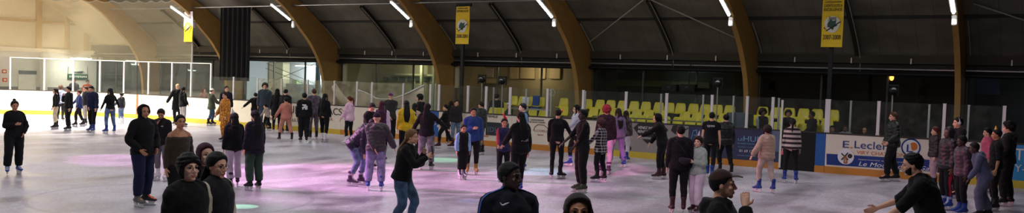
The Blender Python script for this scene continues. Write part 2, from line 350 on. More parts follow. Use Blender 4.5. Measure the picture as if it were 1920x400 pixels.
s=empty('hanging_sign',(-49.62,float(p[1]),float(p[2])),math.pi/2,label='green sign with white lettering and an arrow on the pale wall behind the corner panes',category='sign')
g=Geo();g.box(-.62,.62,-.02,.02,-.17,.12);obj('panel',g,mat('green sign',(28,88,66),.5,.05,2),s)
g=Geo()
for i,x in enumerate(np.linspace(-.5,.5,9)): g.box(x-.035,x+.035,-.035,-.02,-.09+.02*(i%2),.03)
obj('lettering',g,m_white,s)
g=Geo();g.prism([(-.3,.2),(.3,.2),(.3,.26),(.45,.2),(.3,.3),(-.3,.24)],'y',-.02,.0);obj('arrow',g,mat('dark arrow',(60,80,76),.5),s)
g=Geo();g.box(-.6,-.57,-.01,.01,.12,.55);g.box(.57,.6,-.01,.01,.12,.55);obj('strap',g,m_rod,s)
p=onY(152,108,31.0);room_lamp(float(p[0]),31.0,3.0,'bright white lamp glowing above the green sign',110,(1,.98,.92),1.5,30,.3)
# room lamps
room_lamp(XK(5)+3.6,34.1,2.95,'bright white lamp in the white room behind the far windows',330,(.95,.98,1),2.2,14,.3)
room_lamp(XK(4)+3.4,34.1,3.2,'lamp in the greenish room behind the far windows',42,(1,.95,.75),1.2)
room_lamp(XK(3)+3.2,34.1,3.2,'lamp in the tan room behind the far windows',52,(1,.9,.68),1.2)
room_lamp(XK(2)+3.2,34.1,3.3,'dim lamp in the dark room behind the yellow seats',4,(.85,.95,.85),1.0,2)
room_lamp(XK(0)+3.0,34,3.1,'bluish lamp behind the window right of the rightmost arch',22,(.75,.88,1),1.0,3)
for px,py in [(253,121),(314,137),(360,132)]:
    p=onY(px,py,34.1);room_lamp(float(p[0]),34.1,float(p[2]),f'small round-ended lamp in the dark room, pixel group {px}'.replace(f', pixel group {px}',{253:', leftmost of three',314:', middle of three',360:', rightmost of three'}[px]),1.2,(.9,1,.95),.5,3,.12)
# white room contents
def thing_box(name,px0,px1,py0,py1,Y,dep,m,lab,cat):
    a=onY((px0+px1)/2,py1,Y);q=onY((px0+px1)/2,py0,Y);l=onY(px0,py1,Y);r=onY(px1,py1,Y)
    g=Geo();g.box(l[0],r[0],Y,Y+dep,0 if name in('counter','drainpipe','pillar','room_column') else min(a[2],q[2]),max(a[2],q[2]));return obj(name,g,m,label=lab,category=cat,bevel=.01)
thing_box('pillar',503,529,117,185,34.3,.5,mat('cream pillar',(226,216,180),.6,.04,1),'wide cream pillar in the white room','pillar')
thing_box('drainpipe',590,596,110,185,33.791,.15,mat('grey blue pipe',(70,90,98),.5,.1,2),'grey-blue upright pipe behind the far window beside the fifth arch','pipe')
thing_box('counter',536,586,158,185,34.2,.6,mat('grey counter',(110,122,128),.6,.1,2),'grey counter in the white room','counter')
thing_box('cabinet',547,556,150,160,34.35,.3,mat('pale green box',(130,150,110),.6,.1,2),'pale green cabinet on the counter','cabinet')
for i in range(4):
    a=onY([500,590,500,590][i],[122,122,160,160][i],33.171);
for (ax,ay,bx,by,lab) in [(500,119,592,158,'thin cable crossing down to the right in the white room'),(498,158,594,118,'thin cable crossing up to the right in the white room'),(498,128,590,165,'lower thin cable sagging down to the right in the white room')]:
    a=onY(ax,ay,33.26);q=onY(bx,by,33.26);g=Geo();g.tube([a,q],[.012]*2,5);obj('cable',g,m_black,label=lab,category='cable')
# greenish room contents: columns, row of panes, beam
for px,lab in [(788,'left'),(811,'middle'),(818,'right')]:
    thing_box('room_column',px-2,px+2,118,182,34.4,.15,mat('pale green column',(190,196,160),.6,.05,1),f'pale green slim column in the greenish room, {lab} one','column')
thing_box('room_beam',740,826,139,142,34.65,.1,mat('pale green column',(190,196,160),.6,.05,1),'pale beam above the row of panes in the greenish room','beam')
for i in range(7):
    x0=718+i*15;thing_box('inner_pane',x0,x0+10,145,153,34.8,.11,mat('dark green pane',(60,84,72),.3,.1,2),'small dark green window in the row at the back of the greenish room','window').__setitem__('group','row of small green windows')
# tan room contents
for i,(a,b_) in enumerate([(955,970),(975,1002),(1010,1022),(1030,1050)]):
    thing_box('wall_panel',a,b_,124,148,34.8,.11,mat('tan panel',(176,152,112),.7,.1,1),['first','second','third','fourth'][i]+' tan framed panel from the left on the tan room wall','panel')
thing_box('poster',897,905,120,136,34.84,.06,mat('white poster',(232,222,200),.6,.2,3),'white poster at the left edge of the tan room window','poster')
thing_box('poster',906,924,128,145,34.84,.06,mat('pinkish poster',(228,206,196),.6,.3,5),'pale pink poster with a torn outline in the tan room window','poster')
thing_box('shelf',886,932,147,156,34.6,.3,mat('tan shelf',(196,170,110),.7,.2,2),'tan shelf under the posters in the tan room','shelf')
for px,lab in [(650,'white'),(855,'white')]:
    thing_box('window_column',px-8 if px==650 else px-3,px-2 if px==650 else px+3,113,158 if px==650 else 165,32.684,.1,mat('pale column',(196,190,160),.6,.05,1),'pale upright strip beside the '+('fifth' if px==650 else 'fourth')+' arch from the right','strip')  # upright strips in one even pale tone
thing_box('wall_band',1132,1330,152,163,34.7,.1,mat('greenish band',(112,116,84),.7,.15,1),'greenish band low on the dark room wall behind the yellow seats','panel')
for a,b_,lab in [(1149,1168,'left'),(1291,1355,'right')]:
    thing_box('roof_light',a,b_,124,137,34.8,.05,mat('blue grey sheet',(120,134,142),.6,.1,1),f'blue-grey panel high in the dark room, {lab} one','panel')
thing_box('roof_light',1828,1874,140,178,34.8,.05,mat('blue sheet',(84,104,130),.6,.15,1),'dull blue panel in the window right of the rightmost arch','panel')
for a,lab in [(1243,'left'),(1277,'right')]:
    p=onY(a+14,165,32.375);d=empty('loudspeaker',(float(p[0]),32.375,float(p[2])),0,label=f'black box loudspeaker above the yellow seats, {lab} one',category='loudspeaker',group='black loudspeakers')
    g=Geo();g.box(-.3,.3,-.15,.15,-.13,.13);obj('cabinet',g,m_black,d,bevel=.02);g=Geo();g.tube([(0,0,.13),(0,0.1,.9)],[.015]*2,6);obj('bracket',g,m_black,d);g=Geo();g.tube([(0,-.15,0),(0,-.165,0)],[.09,.08],12);obj('cone',g,mat('cone grey',(50,50,50),.6),d)
g=Geo()
# wall lamp (orange)
p=onY(1672,146,32.994);r=empty('orange_lamp',tuple(map(float,p)),0,label='small glowing orange lamp behind the window above the tall man',category='lamp')
g=Geo();g.ell((0,0,0),(.07,.07,.1),10);obj('bulb',g,m_orange,r,True);g=Geo();g.tube([(0,0,.1),(0,0,.7)],[.01]*2,6);obj('stem',g,m_black,r);point('lamp_glow',tuple(map(float,p+np.array((0,-.25,0)))),1.5,(1,.5,.15))
# ---- strip lights under the arches
def strip(x0,x1,lab,Y0=28.33,z0=5.49,Y1=29.454,z1=4.92,vis=True,power=60,grp='fluorescent strip lights'):
    mid=np.array(((x0+x1)/2,(Y0+Y1)/2,(z0+z1)/2));a=np.array((x0,Y0,z0))-mid;b_=-a
    up=np.array((0,.38,.92))*.05
    r=empty('strip_light',tuple(mid),0,label=lab,category='lamp',group=grp)
    g=Geo();g.tube([a*1.03+up,b_*1.03+up],[(.09,.035)]*2,8);obj('housing',g,m_white,r)
    g=Geo();g.tube([a,b_],[.035]*2,10);obj('tube',g,emit('fluorescent tube',(240,248,255),26),r)
    g=Geo();g.tube([a*.8+up,a*.8+up+(0,.5,.9)],[.008]*2,5);g.tube([b_*.8+up,b_*.8+up+(0,.35,.7)],[.008]*2,5);obj('hanger',g,m_rod,r)
    d=Vector((b_-a));zz=Vector((0,.38,.92));zz=(zz-zz.project(d)).normalized();X=d.normalized();Yv=zz.cross(X)
    L=area('strip_area',(0,0,0),(0,0,0),float(d.length),.12,power,(.95,.98,1));Mx=Matrix((X,Yv,zz)).transposed().to_4x4();Mx.translation=Vector(mid)-zz*.05;L.matrix_world=Mx
    return r
for i,(k,lab) in enumerate([(0,'rightmost'),(1,'second from the right'),(2,'third from the right'),(3,'third from the left'),(4,'second from the left'),(5,'leftmost, by the white banner')]):
    strip(XK(k)-.08,XK(k)-.08,'glowing white fluorescent strip light, '+lab)
    r=empty('floodlight',(XK(k)-.08,29.675,4.74),.2,label='small white floodlight box below the strip light, '+lab,category='lamp',group='small floodlights')
    g=Geo();g.box(-.07,.07,-.06,.06,-.16,.14);obj('housing',g,mat('pale housing',(216,208,200),.5),r,bevel=.02)
    g=Geo();g.box(-.05,.05,-.07,-.055,-.12,.0);obj('lens',g,mat('lens',(230,224,214),.2),r)
    g=Geo();g.ell((0,-.07,-.02),.018,8);obj('indicator',g,emit('indicator',(255,150,90),5),r)
    g=Geo();g.tube([(0,0,.14),(0,.05,.9)],[.01]*2,6);obj('bracket',g,m_black,r)
# ---- barrier
m_kick=mat('yellow kick plate',(206,176,62),.4,.12,3);m_kicko=mat('amber kick plate',(196,128,52),.4,.12,3)
m_bwhite=mat('barrier white',(226,214,196),.35,.06,1.5);m_bgrey=mat('barrier grey',(150,142,138),.4,.12,1.2);m_cap=mat('barrier cap',(58,50,44),.5,.1,3)
m_navy=mat('navy print',(44,50,88),.4,.15,2);m_blue=mat('blue print',(44,92,160),.4,.08,2);m_lblue=mat('light blue print',(64,140,196),.4,.06,2)
m_blueb=mat('blue ink',(34,58,124),.4);m_ink=mat('dark ink',(50,44,42),.5);m_org=mat('orange ink',(206,112,50),.4);m_tan=mat('tan ink',(170,120,80),.5);m_pw=mat('print white',(226,222,226),.4)
def bx(px): 
    y=205+.0565*(px-806);return float(onY(px,y,YB)[0])
def board(lab,pa,pb,m,kick=m_kicko,top=1.25,xa=None,xb=None,cat='barrier'):
    xa=bx(pa) if xa is None else xa;xb=bx(pb) if xb is None else xb
    r=empty('advertising_board' if cat!='gate' else 'barrier_gate',((xa+xb)/2,YB,0),0,label=lab,category=cat,group='rink barrier sections');h=(xb-xa)/2-.005
    g=Geo();g.box(-h,h,0,.14,.2,top-.04);obj('panel',g,m,r);g=Geo();g.box(-h,h,-.02,.15,0,.21);obj('kick_plate',g,kick,r);g=Geo();g.box(-h,h,-.015,.17,top-.04,top);obj('cap_rail',g,m_cap,r)
    r['_c']=(xa+xb)/2;return r,(xa+xb)/2
def tx(r,c,s,px,py,hpx,m,sx=1.,bold=0.,shear=0.,z=None,wpx=None,name='lettering'):
    # px,py: left end of the baseline in the photo; hpx: cap height in photo pixels
    p=onY(px,py,YB-.01);sc=np.linalg.norm(onY(px,py-hpx,YB-.01)-p);o=text(name,s,1.,m,(float(p[0])-c,-.012,float(p[2])),parent=r,extrude=.004,bold=0)
    V=mverts(o.data);w0=V[:,0].max()-V[:,0].min();V[:,0]-=V[:,0].min()
    capz=np.percentile(V[:,1],98) if False else .7
    V[:,1]*=sc/capz
    if wpx: V[:,0]*=float(abs(onY(px+wpx,py+wpx*.06,YB)[0]-onY(px,py,YB)[0]))/w0
    else: V[:,0]*=sc/capz*sx
    if shear: V[:,0]+=V[:,1]*shear
    setv(o.data,V);return o
# curved corner
CX,CY,R0=-39.7,YB-7.5,7.5
cp=[(-47.2,5.)]+[(-47.2,y) for y in np.linspace(8,CY,8)]+[(CX-R0*math.cos(a),CY+R0*math.sin(a)) for a in np.linspace(0,math.pi/2,19)[1:]]+[(bx(500),YB)]
def ribbon(pts,off0,off1,z0,z1,m,name,parent=None,**kw):
    P=np.array(pts);T=np.gradient(P,axis=0);T/=np.linalg.norm(T,axis=1)[:,None];N=np.stack([-T[:,1],T[:,0]],1)
    n=len(P);V=[];g=Geo()
    for o_,z in ((off0,z0),(off1,z0),(off1,z1),(off0,z1)):
        V+=[(p[0]+q[0]*o_,p[1]+q[1]*o_,z) for p,q in zip(P,N)]
    f=[(j*n+i,j*n+i+1,((j+1)%4)*n+i+1,((j+1)%4)*n+i) for j in range(4) for i in range(n-1)]+[(0,n,2*n,3*n),(n-1,4*n-1,3*n-1,2*n-1)]
    g.add(V,f);return obj(name,g,m,parent,**kw)
r=empty('corner_barrier',(0,0,0),0,label='long curved white rink barrier round the left corner with a yellow kick plate',category='barrier',group='rink barrier sections')
ribbon(cp,0,.14,.2,1.21,mat('corner white',(240,230,206),.35,.04,1.5),'panel',r);ribbon(cp,-.02,.15,0,.21,m_kick,'kick_plate',r);ribbon(cp,-.015,.17,1.21,1.25,m_cap,'cap_rail',r)
p=onY(236,195,28.348);g=Geo();a_=math.atan2(CY-float(p[1]),CX-float(p[0]))
q=np.array((CX,CY))-np.array((math.cos(a_),math.sin(a_)))*(R0-.02);g=Geo();g.box(-.05,.05,-.02,.02,.2,1.2);l=obj('goal_line_mark',g,mat('red mark',(206,96,60),.5),r);l.location=(q[0],q[1],0);l.rotation_euler=(0,0,a_+math.pi/2)
# far side boards
r,c=board('cream barrier board with large faded dark letters left of the blue gate',500,640,m_bwhite,m_kick)
tx(r,c,'DA',503,205,9,m_ink,wpx=14);tx(r,c,'UIE',541,213,15,m_ink,wpx=24);tx(r,c,'ACS',614,215,13,m_ink,wpx=27);tx(r,c,'ROI',504,225,6,m_tan,wpx=12);tx(r,c,'LLC',548,228,6,m_ink,wpx=14);tx(r,c,'S.L',615,226,5,m_tan,wpx=10)
r,c=board('plain cream barrier board behind the girl in the white hoodie',640,806,m_bwhite,m_kicko)
r,c=board('narrow blue padded gate in the barrier',806,823,m_blue,m_kicko,cat='gate')
g=Geo();g.box(.18,.24,-.03,.02,.6,.68);g.box(.18,.24,-.03,.02,.85,.93);obj('hinge',g,m_white,r)
r,c=board('white barrier board with a dark square advert and small print',823,960,m_bwhite,m_kicko)
tx(r,c,'ETREVILLE',911,220,4,m_ink,wpx=22);g=Geo();xa,xb=bx(912)-c,bx(955)-c;g.box(xa,xb,-.012,0,.42,.92);obj('advert',g,mat('charcoal advert',(52,56,62),.4,.15,2),r);tx(r,c,'(D)',914,247,9,mat('grey ink',(110,118,126),.4),wpx=16);tx(r,c,'60%',908,257,4,m_org,wpx=8)
r,c=board('white barrier board with a small car outline advert',960,1120,m_bwhite,m_kicko)
tx(r,c,'CARROSSERIE',994,226,2.5,m_ink,wpx=26);tx(r,c,'LES HAUTS COEURS',992,230,2.5,m_ink,wpx=30)
def strokes(r,c,P,wd,m,name='emblem'):
    g=Geo()
    Q=[onY(px,py,YB-.012) for px,py in P];Q=[(float(q[0])-c,-.012,float(q[2])) for q in Q]
    for a,b2 in zip(Q[:-1],Q[1:]): g.tube([a,b2],[wd]*2,6)
    return obj(name,g,m,r)
strokes(r,c,[(1000,245),(1003,238),(1008,234),(1020,235),(1026,240),(1030,248)],.012,mat('brown line',(130,80,70),.5));tx(r,c,'LCOEUR',1002,247,4,m_tan,wpx=28);tx(r,c,'sos',1008,254,3,mat('red ink',(170,50,50),.5),wpx=10)
strokes(r,c,[(1064,238),(1068,236),(1068,244),(1066,246)],.02,m_ink);strokes(r,c,[(1054,263),(1058,263),(1058,266),(1054,266),(1054,263)],.012,m_ink)
r,c=board('grey barrier board with a black hexagon inviting visitors',1120,1292,m_bgrey,m_kick)
def poly(r,c,P,m,name='advert',d0=-.014,d1=-.001):
    g=Geo();g.prism([(float(q[0])-c,float(q[2])) for q in [onY(a,b2,YB) for a,b2 in P]],'y',d0,d1);return obj(name,g,m,r)
poly(r,c,[(1188,240),(1200,229),(1240,231),(1253,244),(1240,259),(1199,256)],m_ink);tx(r,c,'VENEZ NOUS',1196,241.5,5,m_pw,wpx=36,shear=.2).location[1]-=.014;tx(r,c,'RENCONTRER',1196,249,5,m_pw,wpx=38,shear=.2).location[1]-=.014
poly(r,c,[(1204,261),(1222,262),(1214,270)],m_ink);poly(r,c,[(1168,276),(1176,270),(1184,277),(1183,282),(1166,281)],m_ink);poly(r,c,[(1136,240),(1146,230),(1152,238),(1152,246),(1145,252)],m_ink)
poly(r,c,[(1258,245),(1262,236),(1270,235),(1272,246),(1266,252)],m_ink);strokes(r,c,[(1282,246),(1290,240)],.015,m_ink)
r,c=board('dark navy barrier board with pale blue letters and a phone number',1292,1464,mat('navy board',(62,64,92),.35,.2,1.5),m_kicko)
m_pb=mat('pale blue ink',(120,160,196),.4)
tx(r,c,'LE',1384,264,5,m_pb,wpx=9);tx(r,c,'HUB',1394,265,10,m_pb,wpx=34);tx(r,c,'BUSINESS CENTER',1383,270,2.5,m_pb,wpx=32);tx(r,c,'domiciliation coworking',1383,276,2,m_pb,wpx=32)
tx(r,c,'01 69 12 38 27',1386,285,4.5,m_pw,wpx=44);tx(r,c,'www.lehub.fr  contact',1382,292,2.2,m_pb,wpx=60);tx(r,c,'37',1362,286,4,m_pw,wpx=8);tx(r,c,'01 60',1336,284,4,m_pw,wpx=16)
poly(r,c,[(1448,244),(1462,246),(1461,285),(1452,284),(1447,276)],mat('slate print',(104,110,136),.4));strokes(r,c,[(1296,262),(1300,246),(1306,244),(1308,262)],.012,m_pb);strokes(r,c,[(1300,254),(1308,254)],.01,m_pb)
r,c=board('dark open gate between the navy board and the blue board',1465,1530,m_black,m_black,cat='gate')
g=Geo();g.box(-.03,.03,-.03,.02,.05,2.2);l=obj('edge_post',g,m_white,r);l.location=(bx(1465)-c,0,0)
r,c=board('short plain blue barrier board beside the white supermarket board',1530,1549,m_blue,m_kicko)
r,c=board('white barrier board with large blue lettering and a round orange and blue logo',1549,1792,m_bwhite,m_kicko)
poly(r,c,[(1550,288.5),(1792,303),(1792,325),(1550,309)],m_blueb)
tx(r,c,'E',1580,277,13,m_blueb,wpx=12);tx(r,c,'.',1594,278,13,m_org,wpx=5);tx(r,c,'Leclerc',1602,278,14,m_blueb,wpx=72)
tx(r,c,'VIRY CHATILLON',1606,289,6.5,m_org,wpx=90)
tx(r,c,'Le Moulin de la Galette',1610,311,8,m_pw,shear=.35,wpx=165).location[1]-=.014
tx(r,c,'hypermarche drive culture voyages',1610,300,2.2,m_pw,wpx=110).location[1]-=.014
def disc(r,c,px,py,rad,m,y,name='logo'):
    p=onY(px,py,YB);g=Geo();a=np.linspace(0,2*np.pi,28,endpoint=False);g.prism([(float(p[0])-c+math.cos(t)*rad,float(p[2])+math.sin(t)*rad) for t in a],'y',y-.006,y);return obj(name,g,m,r)
disc(r,c,1708,277,.27,m_blueb,-.003);disc(r,c,1708,277,.225,m_pw,-.010);tx(r,c,'L',1700,285,14,m_blueb,wpx=12).location[1]-=.016
p=onY(1713,275,YB);g=Geo();g.prism([(float(p[0])-c+math.cos(t)*.115*(1 if abs(t-3.6)>.8 else .6),float(p[2])+math.sin(t)*.12) for t in np.linspace(0,2*np.pi,20,endpoint=False)],'y',-.022,-.012);obj('logo',g,m_org,r)
disc(r,c,1586,294,.24,m_pw,-.016);strokes(r,c,[(1578,288),(1590,300)],.02,m_ink).location[1]-=.012;strokes(r,c,[(1590,287),(1578,300)],.02,m_ink).location[1]-=.012;strokes(r,c,[(1583,293),(1583,306),(1588,306),(1586,293)],.025,m_tan).location[1]-=.012;disc(r,c,1594,293,.07,m_ink,-.02)
r,c=board('plain white barrier board behind the group of boys',1792,1886,m_bwhite,m_kick)
r,c=board('bright blue barrier board with white letters at the right edge',1886,2100,m_lblue,m_kick)
tx(r,c,'T',1901,300,22,m_pw,wpx=20);tx(r,c,'Y-',1902,322,14,m_pw,wpx=20)
# ---- posts and panes
def gpost(x,y,z0,z1,wd,dp,lab,m,rz=0,grp='posts between the panes'):
    g=Geo();g.box(-wd/2,wd/2,-dp/2,dp/2,z0,z1);g.box(-wd/2-.008,wd/2+.008,-dp/2-.008,dp/2+.008,z0,z0+.05);g.box(-wd/2-.005,wd/2+.005,-dp/2-.005,dp/2+.005,z1-.02,z1)
    p=obj('glass_post',g,m,label=lab,category='post',group=grp);p.location=(x,y,0);p.rotation_euler=(0,0,rz);return p
S1=[437,482,527,576,626,668,696,755,806,822,876,910,955,1025,1092,1172,1248,1333,1399,1447,1550,1645,1768,1880]
XS1=[]
for px in S1:
    y=205+.0565*(px-806);x=float(onY(px,y,YB+.07)[0]);XS1.append(x)
    wd=.085 if px>800 else .055
    gpost(x,YB+.09,1.25,2.28,.15 if px==1550 else wd,.06,'wide white post at the left end of the supermarket board' if px==1550 else 'white post between clear panes on top of the far barrier',m_post)
for px,pt in [(817,157),(866,161),(926,164),(987,167),(1034,168),(1098,171),(1240,176),(1319,178),(1376,180),(1461,184),(1596,189),(1743,196),(1817,197)]:
    x=float(onY(px,pt,YB+.9)[0]);gpost(x,YB+.9,0,float(onY(px,pt,YB+.9)[2]),.055,.04,'slim pale post of the second rail behind the barrier',mat('pale post',(180,176,176),.45),grp='slim posts behind the barrier')
xs=[XS1[0]-1.6]+XS1
for a,b2 in zip(xs[:-1],xs[1:]):
    if b2-a<.4: continue
    g=Geo();g.box(a+.05,b2-.05,YB+.085,YB+.095,1.25,2.26);mid=(a+b2)/2
    hz=-31.5<mid<-23
    obj('plexiglass_screen',g,m_plxs if hz else m_plx,label='scuffed hazy pane above the left part of the far barrier' if hz else 'clear pane above the far barrier',category='screen',group='panes on the far barrier')
# tall panes round the corner
TP=[19,83,137,187,232,278,322,358,395];pc=[]
for px in TP:
    # intersect the view ray with the corner arc
    d=ray(px,170);d=d/ d[1];best=None
    for s in np.linspace(10,40,3001):
        q=CAMP+d*s
        if q[0]<CX: v=(q[0]-CX)**2+max(q[1]-CY,0)**2-(R0+.08)**2 if q[1]>CY else (CX-q[0])-(R0+.08)
        else: v=q[1]-(YB+.08)
        if v>0: best=q;break
    pc.append(best)
for q in pc:
    a=math.atan2(q[1]-CY,q[0]-CX) if q[1]>CY and q[0]<CX else (0 if q[0]<CX else math.pi/2)
    gpost(q[0],q[1],1.25,2.87,.065,.05,'tall white post between high panes on the curved corner barrier',m_post,rz=a-math.pi/2,grp='tall corner posts')
for a,q in zip(pc[:-1],pc[1:]):
    g=Geo();d=(q-a);d[2]=0;L=np.linalg.norm(d[:2]);an=math.atan2(d[1],d[0]);g.box(.05,L-.05,-.005,.005,1.25,2.85);g.box(.0,L,-.015,.015,2.85,2.885,1)
    o_=obj('plexiglass_screen',g,[m_plx,m_white],label='tall clear pane on the curved corner barrier',category='screen',group='tall corner panes');o_.location=(a[0],a[1],0);o_.rotation_euler=(0,0,an)
# ---- net rail, poles, netting, curtain, banners
g=Geo();g.tube([(-43.5,29.454,5.56),(8,29.454,5.56)],[.03]*2,8);rl_=obj('net_rail',g,m_steel,label='long thin steel rail carrying the netting and banners',category='rail')
for px,top,lab in [(360,5.95,'pale pole at the right edge of the netting'),(867,5.5,'black pole holding the left yellow banner'),(1558,5.5,'black pole holding the right yellow banner')]:
    x=float(onY(px,100,29.543)[0]);g=Geo()
    if px==360: g.tube([(0,0,0),(0,0,2.6),(0,0,top)],[.05,.045,.03],10)
    else: g.box(-.06,.06,-.05,.05,0,top);g.box(-.35,.35,-.04,.04,top-.12,top)
    o_=obj('net_pole',g,m_rod if px==360 else m_black,label=lab,category='pole');o_.location=(x,29.56,0)
m_net,t,b,o=base('white netting')
uv=nn(t,'ShaderNodeUVMap');sp=nn(t,'ShaderNodeSeparateXYZ');t.links.new(uv.outputs[0],sp.inputs[0])
l1=mth(t,'LESS_THAN',mth(t,'FRACT',mth(t,'MULTIPLY',sp.outputs[0],40.)),.18);l2=mth(t,'LESS_THAN',mth(t,'FRACT',mth(t,'MULTIPLY',sp.outputs[1],40.)),.18)
df=nn(t,'ShaderNodeBsdfDiffuse');df.inputs[0].default_value=(*lin((190,180,150)),1);tl=nn(t,'ShaderNodeBsdfTranslucent');tl.inputs[0].default_value=(*lin((214,204,176)),1)
ma=nn(t,'ShaderNodeMixShader');ma.inputs[0].default_value=.5;t.links.new(df.outputs[0],ma.inputs[1]);t.links.new(tl.outputs[0],ma.inputs[2])
tr=nn(t,'ShaderNodeBsdfTransparent');ms=nn(t,'ShaderNodeMixShader');t.links.new(mth(t,'MAXIMUM',l1,l2),ms.inputs[0]);t.links.new(tr.outputs[0],ms.inputs[1]);t.links.new(ma.outputs[0],ms.inputs[2]);t.links.new(ms.outputs[0],o.inputs['Surface'])
NX=float(onY(360,60,29.454)[0])
npth=[(-47.3,y) for y in np.linspace(12,CY,20)]+[(CX-(R0+.1)*math.cos(a),CY+(R0+.4)*math.sin(a)) for a in np.linspace(0,math.pi/2,40)[1:]]+[(x,29.454) for x in np.linspace(CX+.1,NX,8)]
npth=np.array(npth);L=np.concatenate([[0],np.cumsum(np.linalg.norm(np.diff(npth,axis=0),axis=1))])
S=np.arange(0,L[-1],.1);PX=np.interp(S,L,npth[:,0]);PY2=np.interp(S,L,npth[:,1])
rows=14;V=[];UV=[]
for j in range(rows+1):
    for i,s in enumerate(S):
        top=6.0-.16*abs(math.sin(math.pi*s/.82))**.7;z=2.9+(top-2.9)*j/rows
        off=.05*math.sin(s*2.1+j*.4);V.append((PX[i],PY2[i]+off*.5,z));UV.append((s,z))
n=len(S);fs=[(j*n+i,j*n+i+1,(j+1)*n+i+1,(j+1)*n+i) for j in range(rows) for i in range(n-1)]
g=Geo();g.add(V,fs);me=g.mesh('net');ul=me.uv_layers.new(name='UVMap')
li=np.empty(len(me.loops),np.int32);me.loops.foreach_get('vertex_index',li);ul.data.foreach_set('uv',np.array(UV)[li].ravel())
nt=link('safety_netting',me,m_net,None,True,label='fine white safety netting with a scalloped top over the left corner',category='netting')
g=Geo();g.tube([(PX[i],PY2[i]+.01,6.0-.16*abs(math.sin(math.pi*S[i]/.82))**.7) for i in range(0,n,2)],[.014]*len(range(0,n,2)),5);obj('hem_cord',g,m_rod,nt)
# black curtain
xa,xb=float(onY(411,80,29.454)[0]),float(onY(466,80,29.454)[0]);N=60;g=Geo();V=[]
for z in (2.1,3.2,4.4,5.55):
    for i in range(N+1):
        u=i/N;V.append((xa+(xb-xa)*u,29.507+.07*math.sin(u*38)*(1 if z<5 else .6),z))
V+=[(x,y+.02,z) for x,y,z in V];n=N+1
g.add(V,[(j*n+i,j*n+i+1,(j+1)*n+i+1,(j+1)*n+i) for j in range(3) for i in range(N)]+[(4*n+j*n+i,4*n+(j+1)*n+i,4*n+(j+1)*n+i+1,4*n+j*n+i+1) for j in range(3) for i in range(N)])
obj('black_curtain',g,mat('black cloth',(14,13,12),.95,.1,4),smooth=True,label='tall black curtain hanging from the net rail left of the lit white room',category='curtain')
# banners
m_yel=mat('banner yellow',(226,190,36),.6,.06,3);m_bk=mat('banner ink',(40,44,34),.6)
def banner(px,lab,year,white=False):
    c=onY(px,45,29.41);W=.64;x=float(c[0])
    r=empty('pennant_banner',(x,29.366,3.9),0,label=lab,category='banner',group='hanging club banners')
    g=Geo();N=8;V=[];H=1.48
    for y in (0,.012):
        for j in range(N+1):
            for i in range(N+1): V.append((-W/2+W*i/N,y+.015*math.sin(j*.9+i*.5),H*j/N))
    n=N+1;off=n*n;f=[(j*n+i,j*n+i+1,(j+1)*n+i+1,(j+1)*n+i) for j in range(N) for i in range(N)]
    mi=[1 if (white and j>=4) else 0 for j in range(N) for i in range(N)]
    g.add(V,f+[tuple(q+off for q in a[::-1]) for a in f]);g.m=mi+mi
    obj('cloth',g,[m_yel,m_pw],r);g=Geo();g.tube([(-W/2-.05,0,H),(W/2+.05,0,H)],[.018]*2,8);obj('rod',g,m_black,r)
    def tt(s,z,h,w,m=m_bk):
        o_=text('lettering',s,1,m,(0,-.025,z),parent=r,extrude=.004);V=mverts(o_.data);V[:,0]-=(V[:,0].max()+V[:,0].min())/2;V[:,0]*=w/(V[:,0].max()-V[:,0].min());V[:,1]*=h/.7;setv(o_.data,V)
    if not white:
        tt('CHAMPIONS DE FRANCE',1.37,.045,.5);tt('CADETS ELITE &' if year[3]=='7' else 'ESPOIRS ELITE',1.24,.085,.54);
        if year[3]=='7': tt('EXCELLENCE',1.12,.085,.54)
        tt(year,.24,.14,.54)
    zc=.70;g=Geo();a=np.linspace(0,2*np.pi,24,endpoint=False);g.prism([(math.cos(q)*.23*(1+.1*math.sin(3*q)),zc+math.sin(q)*.26) for q in a],'y',-.028,-.018);obj('emblem_ground',g,mat('emblem pale',(214,212,196),.6) if not white else m_yel,r)
    g=Geo();g.prism([(-.14,.74),(-.05,.86),(.02,.8),(.12,.84),(.1,.72),(.16,.66),(.06,.62),(.02,.52),(-.06,.6),(-.15,.62)],'y',-.034,-.028);obj('emblem',g,mat('emblem green',(52,80,66),.6) if not white else mat('emblem grey',(120,124,110),.6),r)
    g=Geo();g.tube([(-.24,-.035,.6),(-.17,-.035,.5),(.24,-.035,.78)],[.018]*3,6);obj('stick',g,m_bk,r)
    if not white and year[3]=='7': 
        o_=text('lettering','Jets',1,m_bk,(-.12,-.04,.84),parent=r,extrude=.004,shear=.2);V=mverts(o_.data);V*=np.array((.16,.16,1));setv(o_.data,V)
banner(1561.5,'yellow club banner with dark lettering on the black pole at right','2007-2008');banner(868.5,'yellow club banner with dark lettering on the black pole at centre','2000-2001');banner(354.5,'white and yellow banner hanging by the netting at left','',True)
